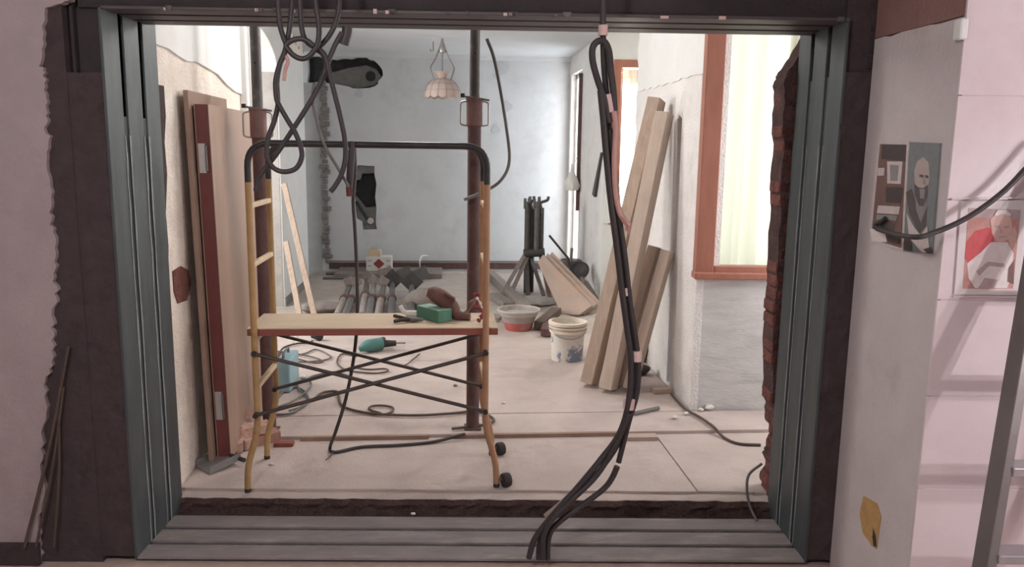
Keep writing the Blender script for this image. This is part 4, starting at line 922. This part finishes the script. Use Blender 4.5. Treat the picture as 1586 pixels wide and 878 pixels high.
# green drill and blue case, dark plug
q=PZ(578,545,0.0); dr=thing('green_drill',V(q.x,q.y,0),'teal green power drill lying on the floor under the plank','drill')
MB().tube(cat_rom([V(q.x-.10,q.y-.05,.035),V(q.x-.05,q.y-.03,.05),V(q.x+.01,q.y,.055),V(q.x+.06,q.y+.03,.055)],4),[.02+.028*min(1,i/5) for i in range(13)],10).build('body','teal_tool',dr,smooth=True)
MB().tube([V(q.x+.055,q.y+.03,.055),V(q.x+.17,q.y+.03,.06)],[.032,.02],10).build('chuck','black_rubber',dr,smooth=True)
MB().tube([V(q.x+.04,q.y+.03,.055),V(q.x+.06,q.y+.2,.05)],[.03,.02],10).build('grip','black_rubber',dr,smooth=True)
MB().tube([V(q.x+.17,q.y+.03,.06),V(q.x+.24,q.y+.03,.061)],.006,6).build('bit','metal_dull',dr,smooth=True)
q=PZ(436,608,0.0); bc=thing('blue_tool_case',V(q.x,q.y,0),'pale blue tool case with dark red side standing behind the left scaffold posts','case')
hc=PY(436,558,q.y).z; MB().box(q.x-.03,q.x+.06,q.y-.02,q.y+.28,.004,hc).build('case_body','blue_case',bc,bevel=.012); MB().box(q.x-.08,q.x-.03,q.y-.02,q.y+.27,.004,hc*.92).build('case_side','prop_rust',bc,bevel=.006)
MB().tube(arc_path([V(q.x+.01,q.y+.04,hc),V(q.x+.01,q.y+.04,hc+.035),V(q.x+.01,q.y+.2,hc+.035),V(q.x+.01,q.y+.2,hc)],[.02,.02],4),.008,8).build('handle','alu_dark',bc,smooth=True)
q=PZ(492,527,0.0); pg=thing('cable_plug',V(q.x,q.y,0),'black round plug at the end of a cable on the floor','plug')
MB().tube([V(q.x-.05,q.y,.035),V(q.x,q.y,.035),V(q.x+.02,q.y-.03,.035)],[.015,.03,.034],12).build('plug_body','black_rubber',pg,smooth=True)
# ================================================================== CABLES
def cable(pts,r_,mat,label,group=None,n=8,sub=6,name='cable'):
    o=MB().tube(cat_rom(pts,sub),r_,n).build(name,mat,smooth=True); return tag(o,label,'cable',group)
fc=lambda l,z=.01:[PZ(x,y,(-.02 if y>674 else 0.003)+z) for x,y in l]
cable(fc([(424,642),(450,640),(468,628),(476,612),(460,600),(440,606),(430,616)]),.007,'cable_grey','grey cable looped in front of the blue tool case','cables on the floor')
cable(fc([(484,620),(500,608),(520,606),(524,611)])+fc([(530,628),(560,638),(600,642),(650,643),(700,640),(740,637),(765,650),(748,658),(700,664)]),.008,'cable_brown','brown cable running along the floor from the case to the right prop','cables on the floor')
cable(fc([(590,640),(572,634),(576,629),(592,628),(608,631),(606,638),(592,642),(575,639)]),.007,'cable_brown','small coil of brown cable in the middle of the floor','cables on the floor')
cable(fc([(552,552),(530,548),(522,560),(530,570),(548,575),(580,578),(600,575),(596,571),(570,572),(545,568)],.008),.006,'cable_brown','cable of the green drill looping on the floor','cables on the floor')
cable(fc([(418,548),(440,550),(470,548),(490,541),(512,552),(500,558),(470,560),(450,558)],.008),.006,'cable_grey','thin cable looping behind the blue tool case','cables on the floor')
cable(fc([(484,528),(478,531),(460,532),(440,538),(432,548)],.012),.007,'cable_black','black cable leading to the round plug','cables on the floor')
cable(fc([(418,604),(440,600),(470,590),(486,582),(520,576),(545,584)],.010),.007,'cable_grey','grey cable from the blue tool case towards the drill','cables on the floor')
cable(fc([(424,560),(436,552),(462,556),(486,562),(500,560),(488,554),(460,548),(430,544)],.016),.006,'cable_brown','brown cable in wide loops right of the left scaffold posts','cables on the floor')
cable(fc([(430,630),(452,622),(470,610),(482,596),(476,588),(462,592),(464,604),(478,616),(470,628),(448,636)],.016),.006,'cable_grey','knotted grey cable beside the blue tool case','cables on the floor')
cable(fc([(600,561),(625,566),(640,556),(650,548)],.012),.005,'cable_brown','thin brown cable trailing right of the green drill','cables on the floor')
cable(fc([(1040,610),(1050,622),(1064,635),(1082,645),(1104,660),(1122,678),(1145,687),(1178,689)],.008),.008,'cable_brown','brown cable on the floor in front of the window wall','cables on the floor')
q1=PF(1176,720,.44); q2=PF(1160,740,.42)
cable([FR(*(lambda a:(a[0],.445,a[1]))(PF(1180,718,.445))),FR(*(lambda a:(a[0],.42,a[1]))(PF(1160,735,.42))),FR(*(lambda a:(a[0],.39,a[1]))(PF(1157,760,.39))),FR(*(lambda a:(a[0],.37,a[1]))(PF(1162,785,.37))),PZ(1172,806,ZN+.008)],.006,'cable_grey','grey cable hanging from the broken brick end onto the sill')
# cable hung over the scaffold rail down to the floor
cable([PY(546,226,YR-.03),PY(549,232,YR+.03),PY(550,270,YR+.03),PY(547,310,YR+.03),PY(550,360,YR+.03),PY(553,430,YR+.03),PY(553,500,YR+.03),PY(547,560,YR+.02),PY(535,620,YR),PY(520,668,YR-.02)]+fc([(511,694),(520,700),(560,692),(620,689),(672,684),(720,672)],.01),.0085,'cable_black','black cable hanging from the scaffold rail and trailing along the floor')
hg=thing('hanging_grip',PY(543,225,YR-.03),'black rubber hand grip with pink tip hanging on the scaffold rail','grip')
MB().tube([PY(546,219,YF-.03),PY(544,240,YF-.03),PY(541,292,YF-.03)],[.008,.017,.014],10).build('grip_body','cable_black',hg,smooth=True); MB().tube([PY(541,291,YF-.03),PY(541,304,YF-.03)],[.0145,.012],10).build('tip','brick_red',hg,smooth=True)
cable([PY(516,697,3.83),PZ(514,703,-.012),PZ(505,712,-.015)],.003,'cable_grey','thin loose wire end on the floor under the scaffold')
# conduit beside the right prop
cable([PY(754,60,4.14),PY(765,90,4.14),PY(776,145,4.14),PY(784,195,4.14),PY(789,238,4.14),PY(786,262,4.13),PY(774,281,4.12),PY(757,293,4.11),PY(740,301,4.10),PY(719,309,4.08)],.0085,'cable_grey','grey conduit bowing out from the right prop')
# tangle hanging in front of the header on the left
TY=2.72
T=lambda l,dy=0:[PY(x,y,TY+dy) for x,y in l]
def tc(l,lab,r_=.0085,dy=0,mat='cable_black'): return cable(T(l,dy),r_,mat,lab,'tangled cables at the header')
top=[(430,-150),(454,-150),(462,-150),(480,-150),(524,-150)]
tc([top[0],(430,-30),(431,10),(434,40),(439,58),(443,70),(440,85),(433,100),(427,125),(428,150),(432,162),(445,185),(457,205),(466,228),(467,245),(458,261),(440,266),(424,260),(414,245),(413,228)],'leftmost tangled cable ending in a big loop around the scaffold rail')
tc([top[1],(454,-30),(452,10),(449,40),(445,62),(441,80),(434,98),(429,125),(430,150),(430,166),(424,190),(417,208),(414,222),(413,238)],'second tangled cable, dropping to the left end of the big loop',dy=.02)
tc([top[2],(463,-30),(465,10),(467,40),(471,58),(480,69),(492,75),(503,86),(508,104),(517,140),(527,180),(534,215),(535,245),(529,270),(519,288),(512,297)],'third tangled cable, falling in a long curve right of the brick scar',dy=.01)
tc([top[3],(486,-30),(489,5),(493,30),(494,52),(491,70),(480,86),(468,91),(455,86),(446,76),(443,70),(452,63),(465,60),(477,64),(486,72)],'fourth tangled cable, closing the small ring below the header',dy=-.01)
tc([top[4],(525,-30),(525,10),(520,35),(510,55),(498,69),(490,75),(500,84),(506,98),(500,120),(485,150),(468,178),(450,206),(430,236),(410,262),(400,277),(396,296)],'rightmost tangled cable, running diagonally down to the left post',dy=.03)
tc([(507,100),(513,84),(521,66),(530,50)],'stiff black cable end pointing up to the header',dy=.02)
tc([(538,42),(537,52),(534,62),(532,69)],'thick black cable stub under the header',.017,dy=.03)
tc([(487,128),(484,150),(487,172),(494,200),(505,230),(520,255),(535,280),(540,290)],'thin grey wire hanging among the tangled cables',.005,dy=.04,mat='cable_grey')
tc([(441,85),(446,95),(442,108),(440,125)],'frayed pale cable end in the tangle',.006,dy=0,mat='conduit_pink')
# thick bundle hanging at the right of the opening
def BY(y): return 2.70+max(0,min(1,y/865))*.16
Bp=lambda l,dx=0,dy=0:[PY(x+dx,y,BY(y)+dy) for x,y in l]
low=PZ(838,866,ZN)
def bc_(l,lab,r_=.0105,dy=0,mat='cable_black'): return cable(Bp(l,0,dy),r_,mat,lab,'cable bundle at the right')
bc_([(936,-150),(935,-20),(934,20),(934,60),(936,110),(941,160),(945,220),(950,290),(958,360),(966,430),(976,500),(983,555),(982,600),(973,650),(950,700),(910,750),(870,790),(845,815),(836,840),(834,866)],'straight black cable of the right bundle, coming from the ceiling')
bc_([(944,190),(938,160),(926,125),(918,95),(918,74),(926,64),(936,65),(943,80),(946,110),(950,145),(952,178)],'black cable bent into a tall loop at the top of the right bundle',.0115,dy=-.022)
bc_([(930,140),(934,180),(939,240),(946,310),(955,380),(962,440),(970,500),(977,560),(974,620),(960,670),(930,712),(890,760),(850,805),(828,835),(819,864)],'left black cable of the right bundle, ending leftmost on the sill',.0115,dy=-.024)
bc_([(945,200),(952,260),(958,330),(968,400),(976,470),(985,530),(989,570),(986,610),(976,645),(967,680),(958,716)],'right black cable of the right bundle, cut off above the floor edge',.0105,dy=-.008)
bc_([(956,722),(948,740),(935,757),(905,780),(870,805),(852,825),(848,850),(848,866)],'short black cable end continuing below the cut one',.0115,dy=-.01)
bc_([(975,640),(955,685),(925,735),(885,775),(855,805),(842,830),(841,866)],'inner black cable of the right bundle near the sill',.011,dy=-.035)
bc_([(951,172),(954,200),(952,250),(953,290),(958,322),(966,340),(975,349)],'flesh-pink corrugated conduit beside the right cable bundle',.0105,dy=-.03,mat='conduit_pink')
for i in range(4):
    bc_([(962,335),(967+i,343),(971+i*1.2,348+i*2),(968+i*2,356+i*2)],['upper stripped copper wire end by the conduit','second stripped copper wire end by the conduit','third stripped copper wire end by the conduit','lowest stripped copper wire end by the conduit'][i],.0025,dy=-.03-.004*i,mat='conduit_pink')
bc_([(845,800),(875,775),(905,745),(920,728)],'pale plastic sheath lying along the lower cable bundle',.013,dy=.02,mat='cable_taupe')
for i,(x,y,dx,dy2) in enumerate([(934,47,0,8),(942,160,4,14),(966,452,1,6),(986,551,0,8),(975,625,-2,8)]):
    a=PY(x,y-dy2,BY(y)-.01); b=PY(x+dx,y+dy2,BY(y)-.01); R=[.016,.022,.014,.02,.022][i]
    tag(MB().tube([a,b],R,12).build('tape_wrap','tape_pink',smooth=True),['pink tape wrapped round the bundle just below the header','pink tape wrapped below the tall cable loop','pink tape on the bundle in front of the timber feet','pink tape on the bundle beside the black bag','lowest pink tape on the bundle above the floor step'][i],'tape','tape wraps on the cable bundle')
# black wire at the right reveal
cable([FR(du-.014,PR(1378,338)[0],PR(1378,338)[1]),FR(du-.03,-.2,PR(1390,357)[1])]+[PP(x,y,FR(0,DV-.05,0),FV) for x,y in ((1412,367),(1450,359),(1500,336),(1550,300),(1586,264),(1620,225))],.008,'cable_black','black cable drooping across the two pictures at the right')

# ================================================================== PICTURES AT THE RIGHT
def print_rev(name,quad,shapes,label,frame):
    t=thing(name,FR(du-.002,PR(*quad[3])[0],PR(*quad[3])[1]),label,'picture')
    poly_prism('sheet',frame,[PR(*p,.004) for p in quad],[],lambda v,z:FR(du-.004,v,z),FU*.0035,t)
    for i,(mt,pts) in enumerate(shapes):
        m=MB(); o=.0045+.00025*i; m.add([FR(du-o,*PR(*p,o)) for p in pts],[tuple(range(len(pts)))]); m.build('print_shape',mt,t)
for n,h in [('pr_dark','#4d4242'),('pr_brown','#7a5c56'),('pr_pale','#cfc2be'),('pr_grey','#8e8c8c'),('pr_slate','#7d8183'),('pr_skin','#b9a8a2'),('pr_white','#e4d8d8'),('pr_red','#c9555a'),('pr_rosy','#c49088'),('pr_flesh','#d9b4ac'),('pr_shade','#b9a2a3'),('pr_deep','#5f5554')]: flat(n,h)
print_rev('shelf_photo',[(1359,218),(1408,219),(1398,388),(1345,375)],[
 ('pr_brown',[(1363,223),(1404,224),(1396,384),(1349,370)]),('pr_dark',[(1366,224),(1404,224),(1402,250),(1365,246)]),
 ('pr_pale',[(1374,250),(1398,250),(1395,285),(1374,284)]),('pr_grey',[(1378,255),(1392,256),(1390,280),(1379,280)]),('pr_pale',[(1360,260),(1370,260),(1369,272),(1359,272)]),
 ('pr_dark',[(1372,290),(1398,290),(1395,315),(1372,313)]),('pr_pale',[(1360,318),(1394,320),(1392,332),(1358,330)]),('pr_grey',[(1358,332),(1390,334),(1388,342),(1357,340)]),
 ('pr_deep',[(1352,342),(1384,346),(1384,356),(1351,352)]),('pr_white',[(1347,354),(1370,356),(1374,375),(1350,374)]),('pr_dark',[(1374,358),(1394,362),(1392,378),(1376,374)])],
 'small photo of shelves with pale jars, left of the two pictures on the reveal','pr_pale')
print_rev('portrait_poster',[(1409,220),(1457,222),(1444,393),(1399,389)],[
 ('pr_slate',[(1410,221),(1456,223),(1443,392),(1400,388)]),
 ('pr_skin',[(1420,250),(1430,243),(1438,252),(1440,275),(1436,300),(1426,305),(1417,285),(1416,265)]),
 ('pr_deep',[(1403,298),(1412,292),(1420,318),(1428,338),(1436,320),(1434,350),(1424,362),(1408,330)]),
 ('pr_grey',[(1417,300),(1430,300),(1436,318),(1426,345),(1419,325)]),
 ('pr_deep',[(1416,284),(1422,290),(1430,291),(1437,286),(1436,306),(1430,320),(1423,318),(1417,302)]),('pr_grey',[(1424,292),(1433,293),(1431,308),(1425,307)]),('pr_deep',[(1424,270),(1430,271),(1430,275),(1424,274)]),('pr_deep',[(1433,271),(1438,272),(1438,276),(1433,275)]),('pr_grey',[(1430,274),(1434,286),(1429,286)]),
 ('pr_pale',[(1404,330),(1416,352),(1426,364),(1436,350),(1440,391),(1428,391),(1408,368)]),
 ('pr_dark',[(1401,362),(1411,372),(1412,389),(1400,387)]),('pr_dark',[(1430,386),(1442,382),(1442,392),(1436,392)])],
 'grey portrait poster of a bearded man, right of the two pictures on the reveal','pr_slate')
def PW(px,py,o): return PP(px,py,FR(0,DV-.008-o,0),FV)
t=thing('framed_print',PW(1530,455,.0),'white-bordered print of a seated figure in white with red chair on the tiled wall','picture')
Q=[(1489,312),(1590,310),(1580,457),(1478,456)]
m=MB(); m.hexa([PW(*p,.0005) for p in (Q[3],Q[2],Q[1],Q[0])]+[PW(*p,.005) for p in (Q[3],Q[2],Q[1],Q[0])]); m.build('white_border','paper',t)
sh=[('pr_rosy',[(1500,322),(1581,325),(1569,447),(1491,447)]),
 ('pr_shade',[(1500,322),(1581,325),(1580,340),(1499,336)]),
 ('pr_red',[(1494,400),(1497,375),(1510,358),(1530,352),(1540,356),(1538,380),(1518,398),(1500,408)]),
 ('pr_white',[(1498,408),(1520,390),(1535,375),(1560,375),(1570,392),(1568,425),(1560,446),(1510,446),(1500,430)]),
 ('pr_shade',[(1512,420),(1530,405),(1556,408),(1556,414),(1532,412),(1516,428)]),
 ('pr_shade',[(1525,430),(1545,433),(1540,446),(1515,446)]),
 ('pr_brown',[(1562,415),(1571,402),(1570,440),(1560,436)]),
 ('pr_flesh',[(1534,340),(1542,331),(1556,330),(1566,338),(1568,356),(1562,370),(1552,376),(1542,373),(1536,360)]),
 ('pr_shade',[(1541,349),(1549,350),(1549,353),(1541,352)]),('pr_shade',[(1555,350),(1563,350),(1563,353),(1555,353)]),('pr_shade',[(1550,352),(1553,360),(1549,361)]),('pr_shade',[(1546,366),(1558,366),(1557,368),(1547,368)]),
 ('pr_white',[(1541,331),(1546,325),(1558,325),(1566,332),(1564,335),(1552,331),(1542,335)]),
 ('pr_flesh',[(1562,372),(1566,358),(1572,350),(1575,362),(1573,378),(1566,386)])]
for i,(mt,pts) in enumerate(sh):
    m=MB(); m.add([PW(*p,.0055+.0002*i) for p in pts],[tuple(range(len(pts)))]); m.build('print_shape',mt,t)
for a,b in (((1474,308),(1592,306)),((1476,459),(1582,460))):
    pa,pb2=PW(*a,.003),PW(*b,.003); MB().bar(pa,pb2,.006,.004).build('clear_tape','tile_pink',t)

# ================================================================== LADDER AT THE RIGHT EDGE
A=PY(1522,890,1.98); B=PY(1592,470,2.13); dB=(B-A).normalized()
A0=A+dB*((ZN-.024-A.z)/dB.z); TOP=A+dB*((1.75-A.z)/dB.z)
ld=thing('step_ladder',A0,'aluminium ladder leaning near the tiled wall at the right edge','ladder')
w_=FU*.40
for o_ in (V(0,0,0),w_): MB().bar(A0+o_,TOP+o_,.03,.06,up=(0,1,0)).build('rail','alu_dark',ld,bevel=.003)
zr=PY(1565,722,2.05).z; zr2=PY(1556,855,2.0).z; st_z=zr-zr2; z=zr+3*st_z
while z>ZN+.05:
    q=A+dB*((z-A.z)/dB.z); rg=MB().bar(q+V(.015,0,0),q+w_-V(.015,0,0),.07,.028); rg.build('tread','alu',ld,bevel=.004); z-=st_z
